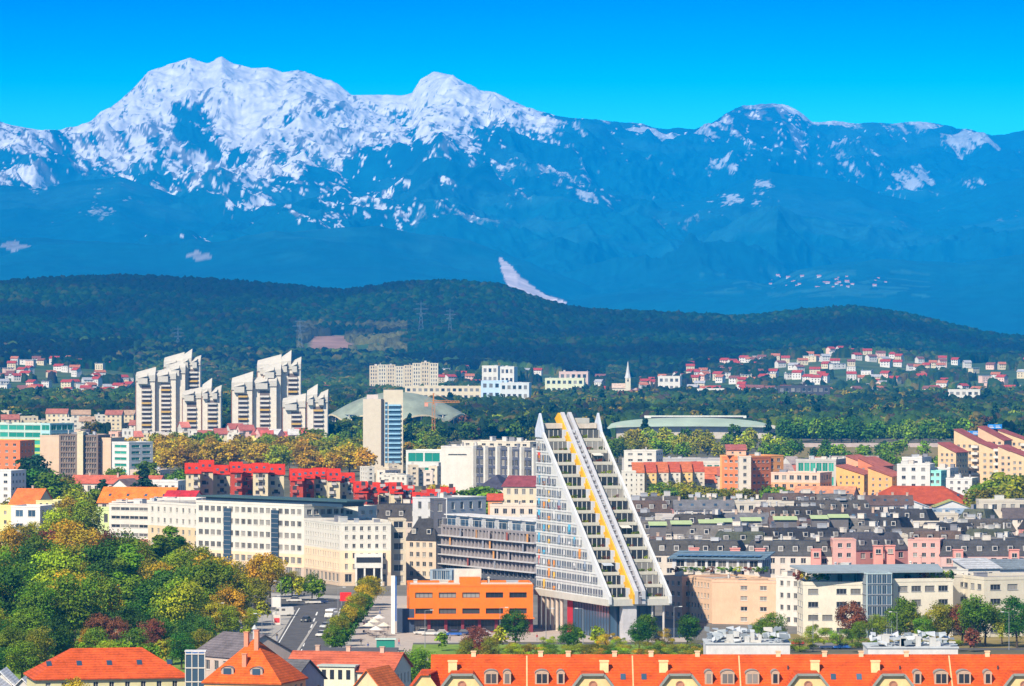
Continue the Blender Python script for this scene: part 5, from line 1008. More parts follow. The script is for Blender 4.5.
bld('white_gable_house', 'white gabled house with dark roof in front of the brick red hall', 'house', 107, 2040, 132, 2036, 14, zt=9.4, rows=2, wall=(.84, .84, .84), roof='gable', ridge='v', rc=(.22, .16, .15), rh=4.4)
bld('white_shed_row', 'white low sheds right of the gabled white house', 'shed', 142, 2060, 178, 2056, 12, yt=482, rows=2, ww=.5, wall=(.80, .80, .80), clut=4)
o = bld('beige_tower_office', 'beige office slab with two panels of dark vertical windows', 'office block', 40, 2420, 59, 2415, 22, yt=436, rows=1, ww=0, bay=50, segs=[(0, ZY(436, 2420), 0, (.62, .46, .32), .5, .5, 9)], par=.5)
bld('beige_tower_office_window_wing', 'left window bay of the beige office slab', 'office block', 59, 2412, 77, 2410, 18, yt=435, rows=9, ww=.66, wh=.72, bay=1.6, wall=(.20, .15, .12), par=.5, clut=3, rev=.6)
bld('beige_tower_office_window_wing', 'right window bay of the beige office slab', 'office block', 83, 2412, 98, 2410, 18, yt=436, rows=9, ww=.66, wh=.72, bay=1.6, wall=(.20, .15, .12), par=.5, clut=3, rev=.6)
bld('beige_tower_office_core', 'plain strip between the window bays of the beige slab', 'office block', 77, 2410, 83, 2410, 18, yt=433, rows=0, wall=(.70, .60, .42), segs=[(0, ZY(433, 2410), 0, (.70, .62, .42), .5, .5, 9)])
bld('beige_tower_office_end', 'plain right end of the beige office slab', 'office block', 98, 2414, 111, 2412, 18, yt=439, rows=0, wall=(.66, .5, .36), segs=[(0, ZY(439, 2414), 0, (.66, .48, .33), .5, .5, 9)], clut=2)
bld('white_green_window_block', 'white block with green windows right of the beige slab', 'office block', 112, 2380, 129, 2372, 16, yt=443, rows=7, ww=.75, wh=.45, bay=8, wall=(.82, .84, .84), glass=GLASSG, clut=3, marg=.4)
bld('low_brown_flat', 'low brown flat roofed shops among trees right of the white block', 'shop', 130, 2330, 160, 2326, 14, zt=9, rows=2, ww=.4, wall=(.6, .48, .38), rc=(.5, .42, .36), clut=3)
o = bld('green_glass_office', 'office with green and yellow glass bands at the left edge', 'office block', -40, 2760, 41, 2730, 26, yt=424, segs=[(0, 7, 1, (.05, .3, .35), .9, .7, 8), (7, 15, 2, (.45, .6, .10), .94, .6, 10), (15, ZY(424, 2760), 2, (.62, .78, .72), .95, .66, 12)], glass=GLASSG, par=.6, clut=3, marg=.2)
bld('teal_office_wing', 'teal glass right end of the green banded office', 'office block', 41, 2728, 50, 2724, 20, yt=424, rows=5, ww=.9, wh=.6, bay=5, wall=(.40, .62, .62), glass=GLASSG, par=.4, marg=.2)
bld('orange_brick_flats', 'orange brick flats at the left edge below the green office', 'apartment block', -30, 2380, 20, 2372, 18, yt=441, rows=7, ww=.4, wh=.4, bay=4.4, wall=(.78, .20, .07), rc=(.15, .15, .15), par=.4)
bld('white_left_block', 'white block at the left edge below the orange brick flats', 'apartment block', -30, 2120, 11, 2114, 16, yt=471, rows=5, ww=.5, wh=.4, bay=4, wall=(.82, .84, .86), par=.4, rc=(.3, .3, .32))
bld('orange_roof_house', 'house with orange roof at left between dark trees', 'house', 9, 1860, 36, 1856, 16, zt=9.5, rows=3, wall=(.8, .72, .45), roof='gable', rc=(.70, .17, .04), rh=6, chim=1)
bld('yellow_house', 'pale yellow house right of the left orange roof', 'house', 36, 1800, 58, 1796, 12, yt=496+5, rows=4, ww=.4, wall=(.80, .76, .40), roof='flat', rc=(.6, .55, .3), par=.3)
bld('yellow_left_block', 'yellow block at the left edge above the gold trees', 'apartment block', -30, 1730, 12, 1724, 14, yt=507, rows=4, ww=.3, wh=.4, bay=4.6, wall=(.80, .66, .26), par=.4, rc=(.5, .3, .2))
bld('white_blue_window_house', 'white house with blue grey windows beside the yellow block', 'house', 11, 1715, 40, 1712, 14, yt=503+4, rows=3, ww=.6, wh=.5, bay=5, wall=(.84, .84, .84), par=.5, glass=GLASSB)
bld('lime_trim_block', 'low block with lime green roof edge among the left trees', 'shop', 84, 1740, 112, 1738, 14, yt=510, rows=2, ww=.5, wall=(.55, .65, .3), rc=(.3, .35, .2))
# cream high-rise
def highrise():
    d = 2600; T = thing('cream_high_rise', 'cream high rise with blank left wall and blue glazed strip', 'high rise', (WX(363, d), d, 0), .03); k = d/F; z1, z2 = ZY(399, d), ZY(390, d)
    b = MB(); b.box(0, 20*k, 0, 16, 0, z1, 0, 1); b.build('left_slab', [M((.80, .72, .60), var=.06), M((.3, .3, .3))], T)
    b = MB(); ops = facade(b, 19*k, 0, z2, 14, 1, .0, .1, lambda u, v, z: (20.5*k+u, v+.8, z)); b.v = []; b.f = []; b.m = []; b.box(20.5*k, 40*k, .8, 15, 0, z2, 0, 1); b.build('right_slab', [M((.80, .72, .58), var=.06), M((.3, .3, .3))], T)
    b = MB(); b.box(22*k, 24.5*k, .6, .79, 6, z2-6.5, 0); b.box(25.5*k, 37.5*k, .5, .79, 6, z2-8, 0)
    for i in range(13): z = 6+i*(z2-14)/12; b.box(25.4*k, 37.6*k, -.3, .5, z-.5, z+.35, 1)
    for i in range(13): z = 6+i*(z2-14)/12; b.box(22*k, 24.5*k, .5, .6, z-.4, z+.4, 1)
    b.build('glazed_strip', [GLASSB, M((.30, .52, .66))], T)
    b = MB(); b.box(18*k, 20.4*k, -.02, .79, 4, z1, 0); b.build('shadow_gap', FRD, T); b = MB(); b.box(2, 8, 4, 10, z1, z1+2.2); b.build('plant_box', M((.6, .5, .45)), T)
highrise()
# white/dark office with columns
bld('white_gable_office', 'white blank gable of the ribbed office right of the high rise', 'office block', 441, 2060, 474, 2058, 26, yt=447, rows=1, ww=.6, bay=60, segs=[(0, 22, 0, (.84, .82, .78), .5, .5, 9), (22, ZY(447, 2060), 1, (.84, .82, .78), .66, .12, 12)], clut=5, par=.5, marg=1)
o = bld('ribbed_office', 'white ribbed office with tall dark window bays', 'office block', 474, 2050, 537, 2012, 20, yt=449, rows=7, ww=.72, wh=.7, bay=3.2, wall=(.09, .10, .14), par=.6, clut=9, rev=.3)
for i in range(6): b = MB(); x = .5+i*(o['L']-2)/5; b.box(x, x+1.3, -1.6, -.01, 0, o['zt']+1.5); b.build('rib', M((.84, .82, .78)), o['root'])
bld('roof_office', 'cream roof storey with terraces above the ribbed office', 'penthouse', 462, 2085, 530, 2060, 12, yt=441, rows=1, zb=24, segs=[(24, ZY(441, 2085), 2, (.78, .72, .62), .5, .4, 5)], clut=8, par=.3)
bld('teal_glass_pavilion', 'low pavilion with teal glass band right of the high rise', 'hall', 406, 2480, 442, 2476, 20, yt=451, rows=2, ww=.92, wh=.6, bay=8, wall=(.62, .62, .56), glass=GLASSG, rc=(.72, .72, .66), par=.5)
bld('red_brown_roof_hall', 'dark red roofed house between the ribbed office and the tower', 'house', 503, 1850, 537, 1845, 14, yt=486, rows=4, wall=(.74, .66, .5), roof='gable', rc=(.24, .06, .07), rh=3.6)
bld('slate_house', 'slate roofed house below the ribbed office', 'house', 478, 1900, 504, 1896, 14, yt=488, rows=4, wall=(.6, .5, .42), roof='hip', rc=(.06, .06, .09), rh=5)
bld('white_annexe', 'white annexe right behind the penthouses of the brown block', 'annexe', 520, 1640, 537, 1640, 12, yt=517, rows=4, wall=(.84, .84, .86), par=.3)
bld('brown_clutter_block', 'brown flat block crowded with vents left of the terraced tower', 'office block', 490, 1700, 537, 1695, 14, yt=506, rows=4, wall=(.6, .5, .4), clut=10)
bld('orange_small_house', 'small orange house beside the round green tree', 'house', 488, 1760, 502, 1760, 9, yt=500, rows=3, wall=(.7, .3, .12), roof='gable', rc=(.5, .08, .04), rh=2)
r3 = random.Random(8); n_ = 0
for (x0, x1, d0, d1, n, hs, wc, rcs, nm, grp) in (
    (366, 440, 2180, 2420, 12, (8, 12), [(.82, .80, .74), (.7, .6, .5), (.8, .7, .55)], [(.4, .38, .36), (.5, .45, .4)], 'flat roofed white house', 'houses below the high rise'),
    (130, 262, 2960, 3150, 16, (9, 14), [(.84, .76, .5), (.8, .78, .72), (.78, .5, .42), (.8, .62, .2)], [(.6, .2, .15), (.55, .5, .45), (.4, .12, .1)], 'small pastel town house', 'pastel houses under the towers'),
    (256, 300, 2900, 3000, 5, (10, 13), [(.84, .8, .74), (.78, .5, .46)], [(.55, .12, .1), (.6, .58, .55)], 'pink white town house', 'houses between the towers'),
    (50, 132, 2760, 2980, 10, (11, 17), [(.76, .6, .5), (.82, .82, .8), (.72, .42, .32), (.7, .66, .6)], [(.4, .36, .34), (.45, .2, .15)], 'flat roofed block', 'blocks behind the beige slab'),
    (-30, 135, 3400, 3900, 14, (9, 14), [(.8, .7, .5), (.8, .76, .66)], [(.45, .3, .2), (.4, .14, .1)], 'pale block', 'blocks before the left village'),
    (640, 800, 2200, 2340, 9, (6, 9), [(.74, .62, .5), (.8, .76, .7)], [(.58, .15, .06), (.4, .12, .08)], 'small tiled house', 'houses behind the right trees'),
    (760, 870, 2230, 2450, 12, (8, 12), [(.76, .5, .32), (.6, .56, .5), (.78, .42, .24)], [(.5, .16, .1), (.36, .3, .28)], 'salmon house', 'salmon houses by the glass hall'),
    (1000, 1080, 1650, 1950, 6, (9, 12), [(.7, .6, .5), (.5, .45, .42)], [(.3, .1, .09), (.12, .1, .1)], 'brown roofed house', 'houses at the right edge')):
    for i in range(n):
        px = x0+(x1-x0)*(i+.5)/n+r3.uniform(-3, 3); d = r3.uniform(d0, d1); w_ = r3.uniform(.8, 1.5)*(x1-x0)/n*1.2; flat = 'flat' in nm or r3.random() < .3
        bld(nm.split(' ')[-2]+'_'+nm.split(' ')[-1] if False else nm.replace(' ', '_'), '%s, %s from left, %s' % (nm, ordinal(i+1), grp), 'house' if 'house' in nm else 'block', px, d, px+max(7, w_), d+r3.uniform(-3, 3), 12, zt=r3.uniform(*hs), rows=4, ww=.45, wh=.45, bay=4.2, wall=r3.choice(wc), roof='flat' if flat else 'gable', rc=(.5, .48, .45) if flat else r3.choice(rcs), rh=3.2, clut=2 if flat else 0, group=grp, par=.4, seed=i)

# ------------------------------------------------------------ grey stepped towers
def tower_group(name, label, d, towers, ox=0):
    a0 = towers[0][0]; T = thing(name, label, 'tower block', (WX(a0, d), d, 0)); k = d/F; wallm = M((.66, .60, .50), var=.1); wh_ = M((.64, .63, .60), var=.08); dk = M((.15, .12, .11))
    for (a, c, ye, pk_, dd, strip) in towers:
        x0, x1 = (a-a0)*k, (c-a0)*k; ze = ZY(ye, d+dd); y0 = dd; w_ = x1-x0
        b = MB(); b.box(x0+.2, x1-.2, y0, y0+16, 0, ze); b.build('wall', wallm, T)
        b = MB(); b.box(x0-.15, x0+.2, y0-.3, y0+.4, 0, ze); b.build('shadow_joint', M((.34, .16, .10)), T)
        n = len(pk_); 
        for i, yp in enumerate(pk_):                                   # tall sloping attic wedges
            zp = ZY(yp, d+dd); zp = ze+(zp-ze)*.9; u0 = x0+w_*i/n; u1 = x0+w_*(i+1)/n; yy = y0-.4+i*3.0*0; v1 = y0+15
            b = MB(); m_ = ze-.6+(zp-ze)*.45
            q = [(u0, m_), (u1, ze-1.0), (u1, zp-.0), (u1-(u1-u0)*.12, zp)]; b.prism([(u0+.02, yy), (u1-.02, yy), (u1-.02, yy+.3), (u0+.02, yy+.3)], ze-1.2, ze-.9, 0)
            A = [(u0, yy, ze-1.2), (u1, yy, ze-1.2), (u1, yy, m_), (u0, yy, m_-.5)]; b.quad(*A, 0)
            R_ = [(u0, yy, m_-.5), (u1, yy, m_), (u1, yy+9, zp), (u0, yy+9, m_+(zp-m_)*.35)]; b.quad(*R_, 0); b.quad((u1, yy, ze-1.2), (u1, v1, ze-1.2), (u1, yy+9, zp), (u1, yy, m_), 0)
            b.quad((u1, v1, ze-1.2), (u0, v1, ze-1.2), (u0, yy+9, m_+(zp-m_)*.35), (u1, yy+9, zp), 0); b.quad((u0, v1, ze-1.2), (u0, yy, ze-1.2), (u0, yy, m_-.5), (u0, yy+9, m_+(zp-m_)*.35), 0)
            rf = b.build('attic_roof', wh_, T)
            b = MB(); b.box(u0+w_/n*.25, u0+w_/n*.7, yy-.05, yy+.02, ze-.4, ze+.6); b.build('attic_window', FRD, rf)
            b = MB(); x2 = u0+(u1-u0)*.12; x3 = u0+(u1-u0)*.62; zz = ze+1.2; b.box(x2, x3, yy-2.2, yy-.02, ze-2.6, zz); b.slab([(x2, yy-2.3, zz), (x3, yy-2.3, zz+1.6), (x3, yy+2, zz+3.4), (x2, yy+2, zz+1)], .3); b.build('attic_step', wh_, T)
        if strip:
            cx = x0+w_*strip; fl = 2.9; nf = int((ze-9)/fl)
            b = MB(); b.box(cx-3.2, cx+3.2, y0-.02+.0, y0-.004, 6, ze-3.5); b.build('loggia_shade', dk, T)  # flat dark sheet on the wall, loggia shade put into its colour
            for f in range(nf): b = MB(); z = 6.5+f*fl; b.box(cx-3.0, cx+3.0, y0-1.5, y0-.03, z, z+1.15); b.build('balcony', M([(.60, .56, .50), (.60, .56, .50), (.52, .50, .46), (.60, .56, .50), (.55, .36, .10)][(f*7+int(a)) % 5]), T)
    return T
tower_group('stepped_tower_group', 'left group of cream stepped tower blocks with white slanting tops', 3250, [(135, 154.5, 380, [365.5], 6, .55), (154.5, 175, 378, [365], 10, .5), (161, 181, 366, [350.5], 26, 0), (180.5, 198.5, 364, [347, 354], 20, .6), (183, 202, 397, [386], -8, .5), (203, 222, 395, [376, 384], -12, .55), (168, 184, 372, [358], 14, 0)])
tower_group('stepped_tower_group', 'right group of cream stepped tower blocks with white slanting tops', 3150, [(231, 252, 388.5, [369.5], 6, .55), (252, 276, 385, [372], 10, .5), (255, 279, 370, [352.5], 26, 0), (279.5, 299.5, 368, [348, 355.5], 20, .6), (283, 306, 406, [392], -8, .6), (307.5, 328.5, 401, [382, 388], -12, .55), (262, 280, 374, [360], 14, 0)])
# ------------------------------------------------------------ arena with a scalloped green shell
def arena():
    d = 3560; k = d/F; cx = WX(397, d); T = thing('arena', 'domed arena with pale green scalloped shell roof', 'arena', (cx, d, 0)); a, bb = 70*k, 46; nr, na = 14, 96; V = []; Fc = []
    for i in range(nr+1):
        r = i/nr
        for j in range(na):
            t = 2*pi*j/na; lob = abs(sin(4*t)); z = 12.5+18.5*(1-r**2.1)+(lob-.5)*5.5*r**4; V.append((a*r*cos(t), bb*r*sin(t), z))
    for i in range(nr):
        for j in range(na): q = (j+1) % na; Fc.append((i*na+j, i*na+q, (i+1)*na+q, (i+1)*na+j))
    me = poly_mesh('shell_roof', V, Fc, [M((.24, .28, .22), var=.25, scale=.08)], sm=True); R = link('shell_roof', me, T)
    n = len(V); rim = MB()
    for j in range(na):
        q = (j+1) % na; A, B = V[nr*na+j], V[nr*na+q]; rim.quad((A[0]*1.005, A[1]*1.005, A[2]-1.1), (B[0]*1.005, B[1]*1.005, B[2]-1.1), (B[0]*1.005, B[1]*1.005, B[2]+.1), (A[0]*1.005, A[1]*1.005, A[2]+.1), 0)
    rim.build('shell_edge', M((.74, .66, .46)), R)
    g = MB(); s = MB()
    for j in range(48):
        t0, t1 = 2*pi*j/48, 2*pi*(j+1)/48; p = lambda t: (a*.93*cos(t), bb*.93*sin(t)); (x0, y0), (x1, y1) = p(t0), p(t1); g.quad((x0, y0, 5), (x1, y1, 5), (x1, y1, 15), (x0, y0, 15)); s.tube((x0*1.01, y0*1.01, 4), (x0*1.01, y0*1.01, 14.6), .35, .35, 5)
    g.build('glazed_wall', GLASSB, T); s.build('mullion', M((.66, .6, .5)), T); s = MB(); s.tube((0, 0, 0), (0, 0, 5), a*.98, a*.98, 40); s.build('base', M((.70, .62, .48)), T); 
arena()
def stadium():
    d = 3420; k = d/F; T = thing('stadium_roof', 'long low hall with pale green shell roof behind the gold trees', 'stadium', (WX(608, d), d, 0)); L = 172*k; V = []; n = 40; m_ = 8
    b = MB(); b.box(6, L-3, 4, 34, 0, ZY(426, d)); b.build('wall', M((.66, .62, .56)), T)
    for j in range(m_+1):
        for i in range(n+1):
            u = i/n; v = j/m_; e = (max(0, sin(pi*min(1, max(0, u*1.04))))**.35); z = ZY(429, d)+(ZY(418.5, d)-ZY(429, d))*e*(.25+.75*sin(pi*v*.5+0)); V.append((L*u, 40*v, z))
    me = poly_mesh('shell_roof', V, grid_faces(m_+1, n+1)[:, ::1], [M((.36, .45, .35), var=.15, scale=.06)], sm=True); R = link('shell_roof', me, T)
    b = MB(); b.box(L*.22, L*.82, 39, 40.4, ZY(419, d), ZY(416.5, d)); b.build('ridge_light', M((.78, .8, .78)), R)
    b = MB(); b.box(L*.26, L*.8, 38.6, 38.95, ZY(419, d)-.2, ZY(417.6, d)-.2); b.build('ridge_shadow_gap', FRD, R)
stadium()
# crane
def crane():
    d = 3020; T = thing('tower_crane', 'orange tower crane in front of the arena', 'crane', (WX(433.5, d), d, 0)); k = d/F; z = ZY(404.5, d); b = MB(); w_ = .85
    for x in (-w_, w_):
        for y in (-w_, w_): b.bar((x, y, 0), (x, y, z+1), .3, .3)
    for i in range(int(z/2.2)):
        q = i*2.2; s = 1 if i % 2 else -1
        b.bar((-w_*s, -w_, q), (w_*s, -w_, q+2.2), .22, .22); b.bar((-w_, -w_*s, q), (-w_, w_*s, q+2.2), .2, .2); b.bar((w_, -w_*s, q), (w_, w_*s, q+2.2), .2, .2)
    cm = M((.50, .20, .05)); b.build('mast', cm, T); b = MB(); x1 = 26*k; x0 = -9*k
    for zz, yy in ((0, -.5), (0, .5), (1.4, 0)): b.bar((x0 if zz == 0 else -1, yy, z+1.2+zz), (x1, yy, z+1.2+zz*.6), .32, .32)
    for i in range(9): q = x1*i/9; b.bar((q, 0, z+1.2), (q+1, 0, z+2.5), .16, .16); b.bar((q+1, 0, z+2.5), (q+2, 0, z+1.2), .16, .16)
    b.build('jib', cm, T); b = MB(); b.bar((0, 0, z), (0, 0, z+7), .8, .8); b.bar((0, 0, z+7), (x0, 0, z+1.6), .15, .15); b.bar((0, 0, z+7), (x1*.6, 0, z+2.4), .15, .15); b.build('tower_top', cm, T)
    b = MB(); b.box(x0, x0+2.2, -.7, .7, z-1.2, z+1.2); b.build('counterweight', M((.7, .3, .2)), T); b = MB(); b.box(1, 2.4, -1, .2, z-.8, z+1.0); b.build('cab', FRG, T)
crane()
# long apartment slab, white halls, church
for i in range(8):
    px = 369.5+i*8.6; d = 5480; z0 = gz(WX(px, d), d); bld('brown_cream_slab_section', 'cream and brown slab section behind the arena, %s from left' % ordinal(i+1), 'apartment block', px, d, px+8.4, d, 14, yt=[366, 365, 365, 366.5, 365.5, 363.5, 362.5, 363.5][i], zb=z0-2, rows=9, ww=.5, wh=.6, bay=2.8, wall=[(.80, .68, .50), (.84, .76, .60)][i % 2], side=False, clut=1, par=.4, group='sections of the long slab', mull=0)
for nm, lb, a, c, d, y, wl, rc, yb in (('white_long_hall', 'long white hall with pale roof right of the arena', 405, 481, 4900, 386.5, (.84, .74, .56), (.80, .80, .78), 0), ('blue_white_hall', 'light blue and white hall right of the long white hall', 481, 507, 4800, 381, (.46, .60, .74), (.7, .76, .8), 0), ('white_blue_box_hall', 'white box hall with blue shade right of the blue one', 500, 529, 4780, 383, (.74, .80, .86), (.75, .78, .8), 0),
                                       ('white_slab', 'white slab block above the woods at centre', 482, 498, 5750, 366, (.84, .84, .80), (.7, .7, .7), 1), ('white_slab', 'white slab block right of the first one', 500, 514, 5700, 367, (.84, .84, .82), (.7, .7, .7), 1), ('banded_red_white_hall', 'white and red banded school right of the white slabs', 559, 588, 5500, 372, (.80, .60, .56), (.6, .2, .18), 1), ('yellow_white_hall', 'long pale yellow hall left of the church', 545, 584, 5200, 378.5, (.80, .84, .62), (.7, .76, .6), 1),
                                       ('white_church_hall', 'white hall with pink roof right of the church', 658, 680, 5350, 376.5, (.84, .82, .78), (.7, .5, .46), 1), ('white_low_hall', 'white low hall under the right village', 697, 724, 5100, 389, (.84, .82, .78), (.8, .7, .66), 1), ('dark_long_hall', 'long black roofed hall under the right village', 778, 830, 4850, 386, (.06, .06, .07), (.04, .04, .05), 0), ('white_school', 'white flat school at the right edge woods', 948, 980, 4700, 390, (.82, .8, .76), (.7, .7, .7), 0)):
    X = WX(a, d); z0 = gz(X, d) if yb else 0; bld(nm, lb, 'hall', a, d, c, d-4, 18, yt=y, zb=z0-1, rows=3, ww=.6, wh=.45, bay=6, wall=wl, rc=rc, par=.5, clut=3, side=False, mull=0)
def church():
    d = 5300; X = WX(628, d); z0 = gz(X, d)-1; T = thing('church', 'cream church with tall pointed white spire', 'church', (X, d, z0)); k = d/F; W_ = M((.84, .80, .66)); ze = ZY(378, d)-z0
    b = MB(); b.box(-2.8, 2.8, 0, 5.6, 0, ze); b.build('tower', W_, T); zp = ZY(361, d)-z0; b = MB(); b.tube((0, 2.8, ze), (0, 2.8, ze+5), 3.6, 2.2, 8); b.tube((0, 2.8, ze+5), (0, 2.8, zp), 2.2, .1, 8); b.build('spire', M((.70, .72, .74)), T)
    b = MB(); b.box(-.8, .8, -.06, -.01, ze-4, ze-1.4); b.build('belfry_window', FRD, T)
    z1 = ZY(388, d)-z0; b = MB(); b.box(-17, -2.9, 1, 13, 0, z1); b.build('nave', W_, T); g = MB(); g.slab([(-17.5, .4, z1), (-2.9, .4, z1), (-2.9, 7, z1+5), (-17.5, 7, z1+5)], .3); g.slab([(-17.5, 7, z1+5), (-2.9, 7, z1+5), (-2.9, 13.6, z1), (-17.5, 13.6, z1)], .3); g.build('nave_roof', roofmat((.58, .44, .34)), T)
    b = MB(); b.box(2.9, 9, 1, 9, 0, z1-3); b.build('side_chapel', W_, T); b = MB(); b.slab([(2.9, .6, z1-3), (9.4, .6, z1-3), (9.4, 9, z1), (2.9, 9, z1)], .3); b.build('chapel_roof', roofmat((.58, .44, .34)), T)
    for i in range(4): b = MB(); b.box(-15.5+i*3.4, -14.2+i*3.4, .93, .995, z1-6, z1-2); b.build('window', GLASS, T)
church()
# ------------------------------------------------------------ villages at the foot of the hills
_hw, _hr = {}, {}
def vhouse(px, d, wl, rc, w_, h, flat, label, grp, rz):
    k = (wl, w_, h)
    if k not in _hw:
        b = MB(); b.box(-w_/2, w_/2, 0, 9, -4, h, 0)
        for x in (-.3, 0, .3):
            for z in (1, 3.8):
                if z+1.4 < h: b.box(w_*x-.6, w_*x+.6, -.05, -.004, z, z+1.4, 1)
        b.tri((-w_/2, 9, h), (-w_/2, 0, h), (-w_/2, 4.5, h+2.4*(not flat)+.01), 0); b.tri((w_/2, 0, h), (w_/2, 9, h), (w_/2, 4.5, h+2.4*(not flat)+.01), 0); _hw[k] = b.mesh('wall', [M(wl), GLASS])
    q = (rc, w_, h, flat)
    if q not in _hr:
        b = MB(); W2 = w_/2+.6
        if flat: b.box(-W2, W2, -.5, 9.5, h+.02, h+.5)
        else: b.slab([(-W2, -.7, h-.4), (W2, -.7, h-.4), (W2, 4.5, h+2.5), (-W2, 4.5, h+2.5)], .3); b.slab([(-W2, 4.5, h+2.5), (W2, 4.5, h+2.5), (W2, 9.7, h-.4), (-W2, 9.7, h-.4)], .3)
        _hr[q] = b.mesh('roof', [roofmat(rc)])
    X = WX(px, d); T = thing('village_house', label, 'house', (X, d, gz(X, d)+1.5), rz, grp); link('wall', _hw[k], T); link('roof', _hr[q], T)
WN = {'white': (.84, .82, .80), 'cream': (.80, .70, .50), 'pinkish': (.78, .52, .42)}; RN = {'red': (.40, .055, .035), 'orange': (.46, .16, .08), 'brown': (.22, .09, .07), 'grey': (.40, .40, .42)}
rv = random.Random(99)
for zone, x0, x1, d0, d1, n, rw in (('the left hillside village', -40, 134, 5200, 6600, 72, (4, 2, 3, 4)), ('the gap behind the grey towers', 196, 236, 5300, 6200, 9, (5, 1, 1, 1)), ('the slope right of the grey towers', 305, 350, 5300, 6100, 9, (5, 1, 2, 0)), ('the hamlet above the white hall', 425, 482, 5500, 6500, 14, (5, 1, 2, 1)), ('the village left of the church', 484, 606, 5350, 6500, 20, (5, 1, 2, 3)), ('the village right of the church', 630, 700, 5200, 6300, 16, (5, 1, 2, 2)), ('the right hillside village', 688, 905, 5200, 6900, 118, (5, 2, 2, 2)), ('the far right village', 905, 1060, 5300, 6700, 46, (4, 3, 2, 3))):
    hs = []
    for i in range(n):
        for _ in range(30):
            px = rv.uniform(x0, x1); d = rv.uniform(d0, d1)
            if all(abs(px-a) > 5.5 or abs(d-c) > 75 for a, c in hs): break
        hs.append((px, d))
    hs.sort()
    for i, (px, d) in enumerate(hs):
        wn = rv.choices(list(WN), (6, 2, 1))[0]; rn = rv.choices(list(RN), rw)[0]; flat = rn == 'grey' and rv.random() < .7
        vhouse(px, d, WN[wn], RN[rn], rv.choice([9.5, 11, 13, 19 if flat else 12]), rv.choice([5.4, 6.4, 7.6]), flat, '%s %s roofed house, %s from left in %s' % (wn, rn, ordinal(i+1), zone), 'houses of '+zone, rv.uniform(-.7, .7))
for i in range(34):
    px = rv.gauss(832, 26) if i < 26 else rv.uniform(745, 900); yt_ = rv.uniform(277, 289); ci = int(np.argmin(np.abs(MT[0]-px))); rows_ = HY+F*(CH-MT[2][:, ci])/MT[1][:, ci]; ri = int(np.argmax(rows_ <= yt_)); d = float(MT[1][ri, ci]); T = tag(empty('far_house', (WX(px, d), d, float(MT[2][ri, ci])-3)), 'tiny pale farmhouse at the mountain foot, one of a far hamlet', 'house', 'hamlet at the mountain foot')
    k = rv.uniform(.35, .9); T.scale = (k, k, k); key = 'far'
    if key not in _hw: b = MB(); b.box(-9, 9, 0, 12, -10, 9); _hw[key] = b.mesh('wall', [M((.84, .84, .82))]); b = MB(); b.slab([(-10, -1, 9), (10, -1, 9), (10, 6, 14), (-10, 6, 14)], .5); b.slab([(-10, 6, 14), (10, 6, 14), (10, 13, 9), (-10, 13, 9)], .5); _hr[key] = b.mesh('roof', [roofmat((.5, .2, .15))])
    link('wall', _hw[key], T); link('roof', _hr[key], T); FARH = globals().setdefault('FARH', []); FARH.append(T)
# pylons on the hill
def pylon(px, d, y0, label):
    X = WX(px, d); z = gz(X, d)-1; h = ZY(y0, d)-z; T = thing('power_pylon', label, 'pylon', (X, d, z)); b = MB(); w_ = h*.085; m = M((.10, .14, .18))
    for sx in (-1, 1):
        for sy in (-1, 1): b.bar((w_*sx, w_*sy, 0), (.5*sx, .5*sy, h*.75), .4, .4); b.bar((.5*sx, .5*sy, h*.75), (0, 0, h), .3, .3)
    for i in range(7):
        t0, t1 = i/9, (i+1)/9; a0, a1 = w_*(1-t0)+.5*t0, w_*(1-t1)+.5*t1; b.bar((-a0, -a0, h*t0), (a1, -a1, h*t1), .3, .3); b.bar((a0, -a0, h*t0), (-a1, -a1, h*t1), .3, .3)
    b.build('lattice_mast', m, T)
    for t in (.66, .78, .9): c = MB(); q = h*.17*(1.1-abs(t-.78)*3); c.bar((-q, 0, h*t), (q, 0, h*t), .5, .5); c.bar((-q, 0, h*t), (0, 0, h*t+2), .25, .25); c.bar((q, 0, h*t), (0, 0, h*t+2), .25, .25); c.build('cross_arm', m, T)
pylon(300, 7250, 317, 'steel lattice pylon left of the bare gravel patch'); pylon(421, 7500, 300, 'tall steel pylon on the wooded hill above the slab'); pylon(450, 7650, 308, 'small steel pylon right of the tall one'); pylon(178, 7400, 326, 'faint steel pylon behind the left tower group')
# quarry scar, motorway signs, white wall, meadow
b = MB(); 
sheet('meadow_strip', [(770, 462), (960, 462), (950, 446), (770, 446)], .03, MEAD, 'brown meadow strip before the woods')
o = thing('noise_barrier', 'long pale wall at the foot of the dark trees', 'wall', (WX(778, 3180), 3180, 0)); b = MB(); L = 170*3180/F; b.box(0, L, 0, .5, 0, 2.6); b.build('wall_panel', M((.46, .38, .34)), o)
for k, (px, y, w_, h_) in enumerate(((972, 433, 16, 4.4), (995, 426.5, 14, 4.6))):
    d = 2900+k*260; T = thing('motorway_sign', 'blue motorway sign gantry, %s of two' % ['left', 'right'][k], 'road sign', (WX(px-w_/2, d), d, 0)); L = w_*d/F; z = ZY(y+h_/2, d); b = MB(); b.box(0, L, 0, .3, z, z+h_*d/F); b.build('sign_panel', M((.02, .22, .62)), T)
    for f in (.08, .55): b = MB(); b.box(L*f, L*(f+.36), -.06, -.005, z+.6, z+1.1); b.box(L*f, L*(f+.28), -.06, -.005, z+1.6, z+2.0); b.build('sign_text_bar', M((.8, .8, .8)), T)
    for x in (0, L): b = MB(); b.box(x-.2, x+.2, .32, .7, 0, z+h_*d/F); b.build('post', FRG, T)
